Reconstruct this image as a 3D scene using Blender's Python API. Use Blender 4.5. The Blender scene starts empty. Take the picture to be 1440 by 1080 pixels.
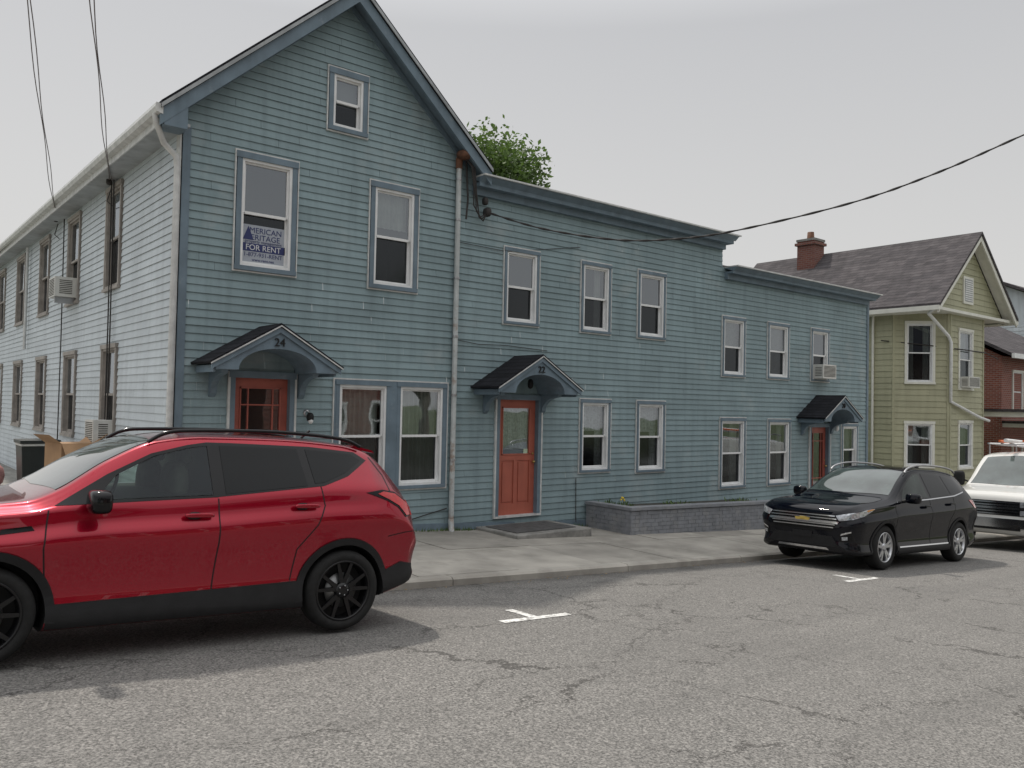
import bpy, bmesh, random, math
from math import *
from mathutils import Vector, Matrix
from mathutils.bvhtree import BVHTree
random.seed(7)
scene=bpy.context.scene
SL=0.052
def gs(X): return -SL*max(-45,min(60,X))

# ------------------------------------------------------------------ materials
def nd(nt,t,**k):
    n=nt.nodes.new(t)
    for a,b in k.items(): setattr(n,a,b)
    return n
def math_(nt,op,a,b=None,clamp=False):
    n=nd(nt,'ShaderNodeMath',operation=op); n.use_clamp=clamp
    for i,v in enumerate((a,b)):
        if v is None: continue
        if isinstance(v,(int,float)): n.inputs[i].default_value=v
        else: nt.links.new(v,n.inputs[i])
    return n.outputs[0]
def mixc(nt,fac,a,b,mode='MIX'):
    n=nd(nt,'ShaderNodeMix',data_type='RGBA',blend_type=mode)
    for s,v in ((n.inputs[0],fac),(n.inputs[6],a),(n.inputs[7],b)):
        if isinstance(v,(int,float)): s.default_value=v
        elif isinstance(v,(tuple,list)): s.default_value=(v[0],v[1],v[2],1)
        else: nt.links.new(v,s)
    return n.outputs[2]
def noise(nt,vec,scale,detail=3,rough=.55,mapscale=None):
    n=nd(nt,'ShaderNodeTexNoise'); n.inputs['Scale'].default_value=scale
    n.inputs['Detail'].default_value=detail; n.inputs['Roughness'].default_value=rough
    if mapscale:
        m=nd(nt,'ShaderNodeMapping'); m.inputs['Scale'].default_value=mapscale
        nt.links.new(vec,m.inputs[0]); vec=m.outputs[0]
    nt.links.new(vec,n.inputs['Vector']); return n.outputs['Fac']
def ramp(nt,fac,a,b):
    n=nd(nt,'ShaderNodeMapRange'); n.inputs[1].default_value=a; n.inputs[2].default_value=b
    nt.links.new(fac,n.inputs[0]); return n.outputs[0]
def base(name):
    m=bpy.data.materials.new(name); m.use_nodes=True; nt=m.node_tree
    b=nt.nodes['Principled BSDF']; tc=nd(nt,'ShaderNodeTexCoord')
    return m,nt,b,tc.outputs['Object']
def M(name,col,rough=.6,var=.15,vs=2.0,bump=0,bs=60,metal=0,coat=0,streak=0,tint=False,spec=.5,grime=None):
    m,nt,b,vec=base(name)
    c=mixc(nt,1.0,col,col)
    if var:
        f=ramp(nt,noise(nt,vec,vs,3),.3,.7)
        c=mixc(nt,f,tuple(x*(1-var) for x in col),tuple(min(1,x*(1+var)) for x in col))
    if streak:
        f=ramp(nt,noise(nt,vec,1.0,4,.6,(7,7,.7)),.45,.75)
        c=mixc(nt,math_(nt,'MULTIPLY',f,streak),c,tuple(x*.5 for x in col))
    if grime:
        f=ramp(nt,noise(nt,vec,grime[0],5,.65),grime[1],grime[1]+.12)
        c=mixc(nt,math_(nt,'MULTIPLY',f,grime[2]),c,grime[3])
    if tint:
        a=nd(nt,'ShaderNodeAttribute',attribute_name='tint')
        c=mixc(nt,1.0,c,a.outputs['Color'],'MULTIPLY')
    nt.links.new(c,b.inputs['Base Color'])
    b.inputs['Roughness'].default_value=rough; b.inputs['Metallic'].default_value=metal
    b.inputs['Coat Weight'].default_value=coat; b.inputs['Coat Roughness'].default_value=.02
    b.inputs['Specular IOR Level'].default_value=spec
    if bump:
        bn=nd(nt,'ShaderNodeBump'); bn.inputs['Strength'].default_value=bump; bn.inputs['Distance'].default_value=.01
        nt.links.new(noise(nt,vec,bs,3),bn.inputs['Height']); nt.links.new(bn.outputs[0],b.inputs['Normal'])
    return m
def glassM(name,tint,refl,rough=.02):
    m,nt,b,vec=base(name)
    nt.nodes.remove(b)
    out=[n for n in nt.nodes if n.type=='OUTPUT_MATERIAL'][0]
    t=nd(nt,'ShaderNodeBsdfTransparent'); t.inputs[0].default_value=(*tint,1)
    g=nd(nt,'ShaderNodeBsdfGlossy'); g.inputs['Roughness'].default_value=rough
    g.inputs[0].default_value=(.88,.94,1,1)
    bn=nd(nt,'ShaderNodeBump'); bn.inputs['Strength'].default_value=.08; bn.inputs['Distance'].default_value=.02
    nt.links.new(noise(nt,vec,2.2,1),bn.inputs['Height']); nt.links.new(bn.outputs[0],g.inputs['Normal'])
    lw=nd(nt,'ShaderNodeLayerWeight'); lw.inputs[0].default_value=.25
    f=math_(nt,'ADD',math_(nt,'MULTIPLY',lw.outputs['Fresnel'],.8),refl,True)
    mx=nd(nt,'ShaderNodeMixShader'); nt.links.new(f,mx.inputs[0]); nt.links.new(t.outputs[0],mx.inputs[1]); nt.links.new(g.outputs[0],mx.inputs[2])
    nt.links.new(mx.outputs[0],out.inputs[0]); return m

BLUE=(.222,.300,.322)
mSide=M('blue_siding',BLUE,.6,.10,1.1,.15,25,streak=.38,tint=True,spec=.35,grime=(.9,.57,.45,(.34,.385,.39)))
mTrim=M('blue_trim',(.145,.197,.240),.55,.15,3,.1,30,streak=.3,spec=.35,grime=(5,.62,.4,(.29,.32,.34)))
mWSide=M('white_siding',(.51,.565,.60),.55,.07,1.3,.1,25,streak=.3,tint=True,grime=(.8,.56,.35,(.39,.44,.48)))
mWhite=M('white_paint',(.74,.75,.75),.45,.07,5,streak=.15)
mOldWhite=M('old_white',(.56,.57,.56),.5,.15,8,.1,40,streak=.35)
mGut=M('gutter_grey',(.33,.35,.36),.5,.2,3,streak=.4)
mGlassU=glassM('window_glass',(.68,.72,.72),.20)
mGlassL=glassM('screened_glass',(.34,.36,.37),.035,.12)
mCarSee=glassM('car_side_glass',(.60,.70,.64),.02,.01)
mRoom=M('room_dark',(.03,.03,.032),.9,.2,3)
mCurt=M('curtain',(.52,.54,.50),.9,.12,6,tint=True)
mLace=M('lace_curtain',(.64,.66,.66),.9,.30,22,tint=True)
mBlind=M('blind',(.58,.60,.60),.7,.06,4)
mDoor=M('coral_door',(.42,.115,.075),.5,.10,3,.05,40,streak=.25)
mDoorD=M('dark_red_wood',(.34,.085,.06),.45,.15,5)
mBlack=M('black_plastic',(.014,.014,.015),.6,.2,8,.1,120,spec=.3)
mRubber=M('tyre_rubber',(.018,.018,.018),.8,.2,20,.2,150,spec=.3)
mMetal=M('bare_metal',(.42,.42,.43),.35,.1,5,metal=.9)
mBrass=M('brass',(.45,.33,.12),.35,.1,5,metal=.8)
mCable=M('cable',(.03,.027,.026),.7,.2,9)
mWire=M('wire_grey',(.17,.15,.15),.6,.1,9)
mPipe=M('pipe_paint',(.46,.49,.49),.55,.15,4,.1,50,streak=.7,grime=(5,.54,.75,(.27,.19,.14)))
mRust=M('rusty_cap',(.13,.06,.035),.85,.35,12,.4,40)
mPlant=M('planter_paint',(.215,.225,.245),.75,.18,5,.35,30,grime=(3,.52,.5,(.29,.29,.285)))
mAC=M('ac_casing',(.58,.58,.55),.5,.08,6,streak=.2)
mWood=M('cardboard',(.36,.22,.12),.8,.12,4)
mBin=M('bin_plastic',(.02,.025,.024),.45,.2,5)
mSignW=M('sign_board',(.34,.37,.42),.5,.04,3)
mSignB=M('sign_ink',(.02,.03,.12),.5,0)
mSignW2=M('sign_letter',(.6,.62,.64),.5,0)
mYel=M('cream_siding',(.375,.37,.25),.6,.08,1,.1,25,tint=True,streak=.3)
mYelT=M('cream_trim',(.68,.68,.62),.5,.08,4)
mGold=M('gold_badge',(.75,.55,.15),.3,0,metal=.6)
mChrome=M('chrome',(.72,.73,.75),.14,0,metal=1)
mBark=M('bark',(.10,.075,.055),.9,.3,8,.6,20)
mGrass=M('ground_cover',(.07,.09,.035),.9,.4,1.5,.5,30)
mOrange=M('orange_gear',(.65,.13,.03),.5,.1,5)
mYellow=M('flower_yellow',(.75,.55,.03),.6,0)
mSeat=M('seat_fabric',(.085,.080,.074),.9,.2,10)
def leafM():
    m=M('leaf_green',(.075,.125,.032),.6,.35,1.2,tint=True); nt=m.node_tree
    b=nt.nodes['Principled BSDF']; out=[n for n in nt.nodes if n.type=='OUTPUT_MATERIAL'][0]
    t=nd(nt,'ShaderNodeBsdfTranslucent'); t.inputs[0].default_value=(.12,.20,.045,1)
    mx=nd(nt,'ShaderNodeMixShader'); mx.inputs[0].default_value=.35
    nt.links.new(b.outputs[0],mx.inputs[1]); nt.links.new(t.outputs[0],mx.inputs[2]); nt.links.new(mx.outputs[0],out.inputs[0]); return m
mLeaf=leafM()

def shingleM(name,c1,c2,sx,sy):
    m,nt,b,vec=base(name)
    sp=nd(nt,'ShaderNodeSeparateXYZ'); nt.links.new(vec,sp.inputs[0])
    cb=nd(nt,'ShaderNodeCombineXYZ'); nt.links.new(math_(nt,'ADD',sp.outputs[0],sp.outputs[1]) ,cb.inputs[0]); nt.links.new(sp.outputs[2],cb.inputs[1])
    br=nd(nt,'ShaderNodeTexBrick'); nt.links.new(cb.outputs[0],br.inputs[0])
    br.inputs['Color1'].default_value=(*c1,1); br.inputs['Color2'].default_value=(*c2,1); br.inputs['Mortar'].default_value=(*[x*.45 for x in c1],1)
    br.inputs['Scale'].default_value=1; br.inputs['Brick Width'].default_value=sx; br.inputs['Row Height'].default_value=sy; br.inputs['Mortar Size'].default_value=.006
    f=ramp(nt,noise(nt,vec,3,4,.7),.3,.7)
    c=mixc(nt,f,br.outputs[0],mixc(nt,1.0,br.outputs[0],(.65,.65,.65),'MULTIPLY'))
    nt.links.new(c,b.inputs['Base Color']); b.inputs['Roughness'].default_value=.95; b.inputs['Specular IOR Level'].default_value=.2
    bn=nd(nt,'ShaderNodeBump'); bn.inputs['Strength'].default_value=.5; bn.inputs['Distance'].default_value=.01
    nt.links.new(noise(nt,vec,90,2),bn.inputs['Height']); nt.links.new(bn.outputs[0],b.inputs['Normal'])
    return m
mShDark=shingleM('dark_shingles',(.016,.017,.021),(.025,.026,.032),.3,.07)
mShGrey=shingleM('grey_shingles',(.075,.07,.075),(.12,.11,.115),.33,.11)
def brickM(name,c1,c2,mo):
    m,nt,b,vec=base(name)
    sp=nd(nt,'ShaderNodeSeparateXYZ'); nt.links.new(vec,sp.inputs[0])
    cb=nd(nt,'ShaderNodeCombineXYZ'); nt.links.new(math_(nt,'ADD',sp.outputs[0],sp.outputs[1]),cb.inputs[0]); nt.links.new(sp.outputs[2],cb.inputs[1])
    br=nd(nt,'ShaderNodeTexBrick'); nt.links.new(cb.outputs[0],br.inputs[0])
    br.inputs['Color1'].default_value=(*c1,1); br.inputs['Color2'].default_value=(*c2,1); br.inputs['Mortar'].default_value=(*mo,1)
    br.inputs['Scale'].default_value=1; br.inputs['Brick Width'].default_value=.21; br.inputs['Row Height'].default_value=.075; br.inputs['Mortar Size'].default_value=.008
    nt.links.new(br.outputs[0],b.inputs['Base Color']); b.inputs['Roughness'].default_value=.85
    bn=nd(nt,'ShaderNodeBump'); bn.inputs['Strength'].default_value=.6; bn.inputs['Distance'].default_value=.01; bn.invert=True
    nt.links.new(br.outputs['Fac'],bn.inputs['Height']); nt.links.new(bn.outputs[0],b.inputs['Normal'])
    return m
mBrick=brickM('red_brick',(.20,.055,.04),(.27,.085,.06),(.30,.27,.24))
mBrickC=brickM('chimney_brick',(.15,.05,.04),(.20,.075,.055),(.20,.17,.15))

def asphaltM():
    m,nt,b,vec=base('asphalt')
    sp=noise(nt,vec,60,2,.75); big=ramp(nt,noise(nt,vec,.35,4,.6),.3,.7); mid=ramp(nt,noise(nt,vec,4,4,.65),.3,.7)
    c=mixc(nt,ramp(nt,sp,.38,.64),(.075,.073,.070),(.265,.257,.243))
    vo=nd(nt,'ShaderNodeTexVoronoi'); vo.inputs['Scale'].default_value=70; nt.links.new(vec,vo.inputs['Vector'])
    c=mixc(nt,math_(nt,'MULTIPLY',ramp(nt,vo.outputs['Color'],.6,.9),.65),c,(.38,.365,.345))
    v3=nd(nt,'ShaderNodeTexVoronoi'); v3.inputs['Scale'].default_value=110; nt.links.new(vec,v3.inputs['Vector'])
    c=mixc(nt,math_(nt,'MULTIPLY',ramp(nt,v3.outputs['Color'],.7,.9),.5),c,(.045,.045,.045))
    c=mixc(nt,math_(nt,'MULTIPLY',big,.34),c,(.115,.112,.108))
    c=mixc(nt,math_(nt,'MULTIPLY',mid,.14),c,(.25,.245,.232))
    st=ramp(nt,noise(nt,vec,1,3,.6,(.12,2.2,1)),.5,.75)
    c=mixc(nt,math_(nt,'MULTIPLY',st,.25),c,(.105,.103,.10))
    wv=nd(nt,'ShaderNodeTexNoise'); wv.inputs['Scale'].default_value=1.6; wv.inputs['Detail'].default_value=7; wv.inputs['Roughness'].default_value=.72; nt.links.new(vec,wv.inputs['Vector'])
    mp=nd(nt,'ShaderNodeVectorMath',operation='MULTIPLY_ADD'); nt.links.new(wv.outputs['Color'],mp.inputs[0]); mp.inputs[1].default_value=(1.1,1.1,0)
    nt.links.new(vec,mp.inputs[2])
    g=nd(nt,'ShaderNodeSeparateXYZ'); nt.links.new(vec,g.inputs[0])
    for (sx,sy,a0,a1,wd,ns) in ((.30,.55,.40,.58,.0060,.9),(1.1,1.5,.55,.65,.012,.55)):
        vs=nd(nt,'ShaderNodeVectorMath',operation='MULTIPLY'); nt.links.new(mp.outputs[0],vs.inputs[0]); vs.inputs[1].default_value=(sx,sy,.0)
        v2=nd(nt,'ShaderNodeTexVoronoi',feature='DISTANCE_TO_EDGE'); v2.inputs['Scale'].default_value=1.0; nt.links.new(vs.outputs[0],v2.inputs['Vector'])
        cr=math_(nt,'LESS_THAN',v2.outputs['Distance'],math_(nt,'MULTIPLY',ramp(nt,noise(nt,vec,ns,3),a0,a1),wd))
        c=mixc(nt,math_(nt,'MULTIPLY',cr,.62),c,(.04,.038,.036))
    lane=math_(nt,'MULTIPLY',ramp(nt,g.outputs[1],6.3,7.2),ramp(nt,noise(nt,vec,1.7,4),.55,.68))
    c=mixc(nt,math_(nt,'MULTIPLY',lane,.45),c,(.05,.048,.046))
    gut=ramp(nt,g.outputs[1],7.6,8.05)
    c=mixc(nt,math_(nt,'MULTIPLY',gut,.5),c,(.065,.061,.056))
    nt.links.new(c,b.inputs['Base Color']); b.inputs['Roughness'].default_value=.92; b.inputs['Specular IOR Level'].default_value=.2
    bn=nd(nt,'ShaderNodeBump'); bn.inputs['Strength'].default_value=.7; bn.inputs['Distance'].default_value=.012
    nt.links.new(sp,bn.inputs['Height']); nt.links.new(bn.outputs[0],b.inputs['Normal'])
    return m
mAsph=asphaltM()
mConc=M('concrete',(.345,.325,.29),.85,.20,1.6,.3,60,tint=True,grime=(1.2,.50,.5,(.19,.178,.155)))
mConcD=M('old_concrete',(.235,.23,.215),.9,.3,3,.5,30,grime=(4,.5,.5,(.11,.11,.105)))
mGap=M('joint_dirt',(.05,.047,.04),.95,.3,5)
mLine=M('road_paint',(.66,.66,.64),.7,.15,14,.2,80,grime=(18,.48,.85,(.20,.195,.185)))
mMat=M('rubber_mat',(.075,.075,.075),.85,.3,10,.4,60)

# ------------------------------------------------------------------ mesh builder
class MB:
    def __init__(s): s.v=[];s.f=[];s.m=[];s.t=[];s.mats=[];s.sm=[]
    def mi(s,m):
        if m not in s.mats: s.mats.append(m)
        return s.mats.index(m)
    def face(s,pts,m,tint=1.0,smooth=False):
        i=len(s.v); s.v+= [tuple(p) for p in pts]; s.f.append(tuple(range(i,i+len(pts)))); s.m.append(s.mi(m)); s.t.append(tint); s.sm.append(smooth)
    def hexa(s,b,t,m,tint=1.0):
        s.face(b[::-1],m,tint); s.face(t,m,tint)
        n=len(b)
        for i in range(n): j=(i+1)%n; s.face([b[i],b[j],t[j],t[i]],m,tint)
    def box(s,x0,x1,y0,y1,z0,z1,m,T=None,tint=1.0):
        T=T or (lambda x,y,z:(x,y,z))
        b=[T(x0,y0,z0),T(x1,y0,z0),T(x1,y1,z0),T(x0,y1,z0)]
        t=[T(x0,y0,z1),T(x1,y0,z1),T(x1,y1,z1),T(x0,y1,z1)]
        s.hexa(b,t,m,tint)
    def prism(s,poly,a,b,m,P,tint=1.0):
        s.face([P(u,v,a) for u,v in poly],m,tint); s.face([P(u,v,b) for u,v in poly][::-1],m,tint)
        n=len(poly)
        for i in range(n):
            j=(i+1)%n; s.face([P(*poly[i],a),P(*poly[i],b),P(*poly[j],b),P(*poly[j],a)],m,tint)
    def tube(s,pts,r,m,n=8,caps=True):
        pts=[Vector(p) for p in pts]; rings=[]
        rr=r if isinstance(r,(list,tuple)) else [r]*len(pts)
        for i,p in enumerate(pts):
            d=(pts[min(i+1,len(pts)-1)]-pts[max(i-1,0)]).normalized()
            a=d.orthogonal().normalized() if i==0 else (a-d*a.dot(d)).normalized()
            b=d.cross(a); rings.append([tuple(p+(a*cos(2*pi*k/n)+b*sin(2*pi*k/n))*rr[i]) for k in range(n)])
        i0=len(s.v)
        for rg in rings: s.v+=rg
        mi=s.mi(m)
        for i in range(len(rings)-1):
            for k in range(n):
                k2=(k+1)%n; s.f.append((i0+i*n+k,i0+i*n+k2,i0+(i+1)*n+k2,i0+(i+1)*n+k)); s.m.append(mi); s.t.append(1.0); s.sm.append(True)
        if caps: s.face(rings[0][::-1],m); s.face(rings[-1],m)
    def lathe(s,prof,m,P,n=40,mats=None):
        i0=len(s.v)
        for (r,h) in prof:
            for k in range(n):
                a=2*pi*k/n; s.v.append(tuple(P(r*cos(a),h,r*sin(a))))
        for i in range(len(prof)-1):
            mi=s.mi(mats[i] if mats else m)
            for k in range(n):
                k2=(k+1)%n; s.f.append((i0+i*n+k,i0+i*n+k2,i0+(i+1)*n+k2,i0+(i+1)*n+k)); s.m.append(mi); s.t.append(1.0); s.sm.append(True)
    def blob(s,c,r,m,e=.6,n=20):
        i0=len(s.v); q=lambda v:math.copysign(abs(v)**e,v)
        h=n//2
        for i in range(h+1):
            a=-pi/2+pi*i/h
            for k in range(n):
                b=2*pi*k/n
                s.v.append((c[0]+r[0]*q(cos(a))*q(cos(b)),c[1]+r[1]*q(cos(a))*q(sin(b)),c[2]+r[2]*q(sin(a))))
        mi=s.mi(m)
        for i in range(h):
            for k in range(n):
                k2=(k+1)%n; s.f.append((i0+i*n+k,i0+i*n+k2,i0+(i+1)*n+k2,i0+(i+1)*n+k)); s.m.append(mi); s.t.append(1.0); s.sm.append(True)
    def build(s,name,parent=None,bevel=0,recalc=False,weld=False):
        me=bpy.data.meshes.new(name); me.from_pydata(s.v,[],s.f)
        for m in s.mats: me.materials.append(m)
        me.polygons.foreach_set('material_index',s.m); me.polygons.foreach_set('use_smooth',s.sm)
        at=me.color_attributes.new('tint','FLOAT_COLOR','CORNER')
        buf=[]
        for p,t in zip(me.polygons,s.t):
            tt=t if isinstance(t,(tuple,list)) else (t,t,t)
            buf+= [tt[0],tt[1],tt[2],1.0]*p.loop_total
        at.data.foreach_set('color',buf)
        if recalc or weld or bevel:
            bm=bmesh.new(); bm.from_mesh(me)
            if weld or bevel: bmesh.ops.remove_doubles(bm,verts=bm.verts,dist=1e-4)
            bmesh.ops.recalc_face_normals(bm,faces=bm.faces); bm.to_mesh(me); bm.free()
        me.update()
        o=bpy.data.objects.new(name,me); scene.collection.objects.link(o)
        if parent: o.parent=parent
        if bevel:
            md=o.modifiers.new('bevel','BEVEL'); md.width=bevel; md.segments=2; md.limit_method='ANGLE'
        return o
def empty(name,loc=(0,0,0)):
    e=bpy.data.objects.new(name,None); e.empty_display_size=.3; e.location=loc; scene.collection.objects.link(e); return e
def text(s,size,loc,rot,m,name,parent,ext=.002,align='CENTER'):
    c=bpy.data.curves.new(name,'FONT'); c.body=s; c.size=size; c.extrude=ext; c.align_x=align; c.materials.append(m)
    o=bpy.data.objects.new(name+'_c',c); scene.collection.objects.link(o)
    bpy.context.view_layer.update()
    me=bpy.data.meshes.new_from_object(o.evaluated_get(bpy.context.evaluated_depsgraph_get()))
    bpy.data.objects.remove(o)
    if not me.materials: me.materials.append(m)
    o=bpy.data.objects.new(name,me); scene.collection.objects.link(o); o.location=loc; o.rotation_euler=rot; o.parent=parent; return o

# ------------------------------------------------------------------ wall tools
def TF(ox,oy,ux,uy):   # wall frame: u along (ux,uy), w outward = (uy,-ux)
    return lambda u,w,z:(ox+ux*u+uy*w, oy+uy*u-ux*w, z)
TFront=TF(0,11.6,1,0)        # w outward = -Y
TLeft=TF(3.48,0,0,-1)        # u = -Y ; outward = -X
def siding(mb,T,reg,z0,z1,ops,mat,e=.113,lap=.016,tv=.05,joint=3.2):
    z=z0
    while z<z1-1e-6:
        zt=min(z+e,z1); br=[z,zt]
        for (a,b,c,d) in ops:
            for q in (c,d):
                if z+1e-4<q<zt-1e-4: br.append(q)
        br=sorted(set(br))
        a0,b0=reg(z); off=random.uniform(0,joint)
        cuts=[]; x=a0-off
        while x<b0: x+=joint*random.uniform(.8,1.2); cuts.append(x)
        tints=[1+random.uniform(-tv,tv) for _ in range(len(cuts)+2)]
        wob=random.uniform(-.002,.002)
        for i in range(len(br)-1):
            za,zb=br[i],br[i+1]; zm=(za+zb)/2
            a1,b1=reg(za); a2,b2=reg(zb)
            if b1-a1<.01: continue
            segs=[(a1,b1,a2,max(a2,b2))]
            for (oa,ob,oc,od) in ops:
                if oc<zm<od:
                    ns=[]
                    for (p,q,p2,q2) in segs:
                        if ob<=p or oa>=q: ns.append((p,q,p2,q2)); continue
                        if oa>p: ns.append((p,oa,p2,oa))
                        if ob<q: ns.append((ob,q,ob,q2))
                    segs=ns
            for (p,q,p2,q2) in segs:
                inner=[c for c in cuts if p+.05<c<q-.05 and p2+.05<c<q2-.05]
                xs=[p]+inner+[q]; xs2=[p2]+inner+[q2]
                for j in range(len(xs)-1):
                    ti=tints[sum(1 for c in cuts if c<(xs[j]+xs[j+1])/2)%len(tints)]
                    g=.0015; lp=lap+wob
                    wa=lp*(1-(za-z)/e); wb=lp*(1-(zb-z)/e)
                    A=xs[j]+(g if j>0 else 0); B=xs[j+1]-(g if j<len(xs)-2 else 0)
                    A2=xs2[j]+(g if j>0 else 0); B2=xs2[j+1]-(g if j<len(xs)-2 else 0)
                    mb.face([T(A,wa,za),T(B,wa,za),T(B2,wb,zb),T(A2,wb,zb)],mat,ti)
                    if za==z: mb.face([T(A,-.001,za),T(B,-.001,za),T(B,wa,za),T(A,wa,za)],mat,ti*.55)  # underside lip: shadow line painted in by darkening the board tint
        z=zt
def folds(mb,T,u0,u1,z0,z1,w,m,amp=.025,per=.09,taper=None):
    n=max(6,int((u1-u0)/.015)); ph=random.random()*6
    for i in range(n):
        a=u0+(u1-u0)*i/n; b=u0+(u1-u0)*(i+1)/n
        f=lambda u:w+amp*sin(ph+2*pi*u/per+1.3*sin(u*9+ph))
        mb.face([T(a,f(a),z0),T(b,f(b),z0),T(b,f(b),z1),T(a,f(a),z1)],m,.92+.08*sin(ph+i*.4),True)
def window(mb,T,u0,u1,z0,z1,cas=.07,casm=None,curt=None,frame=None,sill=True,ac=False,dark=False):
    casm=casm or mTrim; frame=frame or mWhite
    B=lambda a,b,c,d,e,f,m:mb.box(a,b,c,d,e,f,m,T)
    B(u0,u0+cas,-.04,.042,z0,z1,casm);B(u1-cas,u1,-.04,.042,z0,z1,casm)
    B(u0-.012,u1+.012,-.04,.055,z1-cas-.01,z1+.004,casm)
    B(u0-.012,u1+.012,-.04,.06,z0-.004,z0+cas*.8,casm)
    a0,a1,c0,c1=u0+cas,u1-cas,z0+cas*.8,z1-cas-.01; fw=.038
    B(a0,a0+fw,-.10,.030,c0,c1,frame);B(a1-fw,a1,-.10,.030,c0,c1,frame)
    B(a0+fw,a1-fw,-.10,.028,c1-fw,c1,frame);B(a0+fw,a1-fw,-.10,.034,c0,c0+fw,frame)
    b0,b1,d0,d1=a0+fw,a1-fw,c0+fw,c1-fw; mid=(d0+d1)/2; s=.03
    B(b0,b0+s,-.045,-.012,mid,d1,frame);B(b1-s,b1,-.045,-.012,mid,d1,frame);B(b0+s,b1-s,-.045,-.012,d1-s,d1,frame);B(b0+s,b1-s,-.045,-.008,mid-.018,mid+.022,frame)
    B(b0,b0+s,-.085,-.05,d0,mid,frame);B(b1-s,b1,-.085,-.05,d0,mid,frame);B(b0+s,b1-s,-.085,-.05,d0,d0+s+.01,frame)
    j1,j2=random.uniform(-.006,.006),random.uniform(-.006,.006)
    mb.face([T(b0+s,-.03+j1,mid+.02),T(b1-s,-.03,mid+.02),T(b1-s,-.03+j2,d1-s),T(b0+s,-.03+j1+j2,d1-s)],mGlassU)
    mb.face([T(b0+s,-.066,d0+s),T(b1-s,-.066,d0+s),T(b1-s,-.066,mid-.018),T(b0+s,-.066,mid-.018)],mGlassL)
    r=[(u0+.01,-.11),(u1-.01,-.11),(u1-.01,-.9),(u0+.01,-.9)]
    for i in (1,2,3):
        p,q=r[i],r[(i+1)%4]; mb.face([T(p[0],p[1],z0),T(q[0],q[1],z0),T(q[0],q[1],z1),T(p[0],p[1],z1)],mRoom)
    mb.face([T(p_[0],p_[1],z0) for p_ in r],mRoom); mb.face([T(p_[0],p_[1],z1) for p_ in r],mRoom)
    if curt=='sheer': folds(mb,T,b0,b1,d0,d1,-.17,mCurt)
    elif curt=='side':
        w=(b1-b0)*.3; folds(mb,T,b0,b0+w,d0,d1,-.17,mCurt,.02,.06); folds(mb,T,b1-w,b1,d0,d1,-.17,mCurt,.02,.06)
    elif curt=='lace':
        folds(mb,T,b0,b1,mid+.1,d1,-.16,mLace,.02,.12); w=(b1-b0)*.24; folds(mb,T,b0,b0+w,d0,mid+.1,-.165,mLace,.02,.07); folds(mb,T,b1-w,b1,d0,mid+.1,-.165,mLace,.02,.07)
    elif curt=='top': folds(mb,T,b0,b1,d1-(d1-d0)*.38,d1,-.16,mCurt,.012,.1)
    elif curt=='shade': mb.face([T(b0,-.15,mid-.05),T(b1,-.15,mid-.05),T(b1,-.15,d1),T(b0,-.15,d1)],mBlind)
    elif curt in('blind','blindhalf'):
        z=d1; zl=d0 if curt=='blind' else mid
        while z>zl: mb.face([T(b0,-.15,z-.026),T(b1,-.15,z-.026),T(b1,-.13,z-.006),T(b0,-.13,z-.006)],mBlind); z-=.028
    if ac:
        B(b0+.02,b1-.02,-.05,.30,d0-.02,d0+.34,mAC)
        for i in range(9): B(b0+.06,b1-.06,.30,.304,d0+.03+i*.032,d0+.045+i*.032,mGap)
        for i in range(6): mb.box(b0+.016,b0+.0195,.08,.26,d0+.05+i*.04,d0+.065+i*.04,mGap,T)

# ------------------------------------------------------------------ ground, road, sidewalk
def strip(mb,rows,x0,x1,dx,mat,tint=1.0):
    n=max(1,int((x1-x0)/dx))
    for i in range(n):
        a=x0+(x1-x0)*i/n;b=x0+(x1-x0)*(i+1)/n
        for (ya,oa),(yb,ob) in zip(rows[:-1],rows[1:]):
            mb.face([(a,ya,gs(a)+oa),(b,ya,gs(b)+oa),(b,yb,gs(b)+ob),(a,yb,gs(a)+ob)],mat,tint)
mb=MB(); strip(mb,[(-400,-.16),(-8,-.16),(40,-.16),(400,-.16)],-400,400,5,mGrass); mb.build('ground')
KY=8.05
prof=[(-1.6,-.10),(-.6,-.03),(1.5,.02),(3.2,.035),(4.8,.015),(6.2,0),(7.2,-.04),(KY,-.098)]
def roadoff(y):
    for (a,p),(b,q) in zip(prof[:-1],prof[1:]):
        if a<=y<=b: return p+(q-p)*(y-a)/(b-a)
    return prof[-1][1]
mb=MB(); strip(mb,prof+[(KY+.05,-.1)],-60,110,5,mAsph); mb.build('road',weld=True)
e=empty('parking_marking')
def tee(X,nm,Y=5.98):
    mb=MB()
    def q(x0,x1,y0,y1):
        mb.face([(x0,y0,gs(x0)+roadoff(y0)+.005),(x1,y0,gs(x1)+roadoff(y0)+.005),(x1,y1,gs(x1)+roadoff(y1)+.005),(x0,y1,gs(x0)+roadoff(y1)+.005)],mLine)
    q(X-.42,X+.42,Y-.05,Y+.05); q(X-.05,X+.05,Y+.05,Y+.2); q(X-.05,X+.05,Y+.2,Y+.42)
    mb.build(nm,e)
tee(5.2,'tee_mark'); tee(11.15,'tee_mark_far',5.9); tee(-.9,'tee_mark_near')
def swoff(y): return 0.0+.045*(y-KY)/(11.6-KY)
mb=MB()
strip(mb,[(KY+.16,-.03),(11.62,.02)],-30,60,5,mGap)
x=-30+.35
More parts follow.
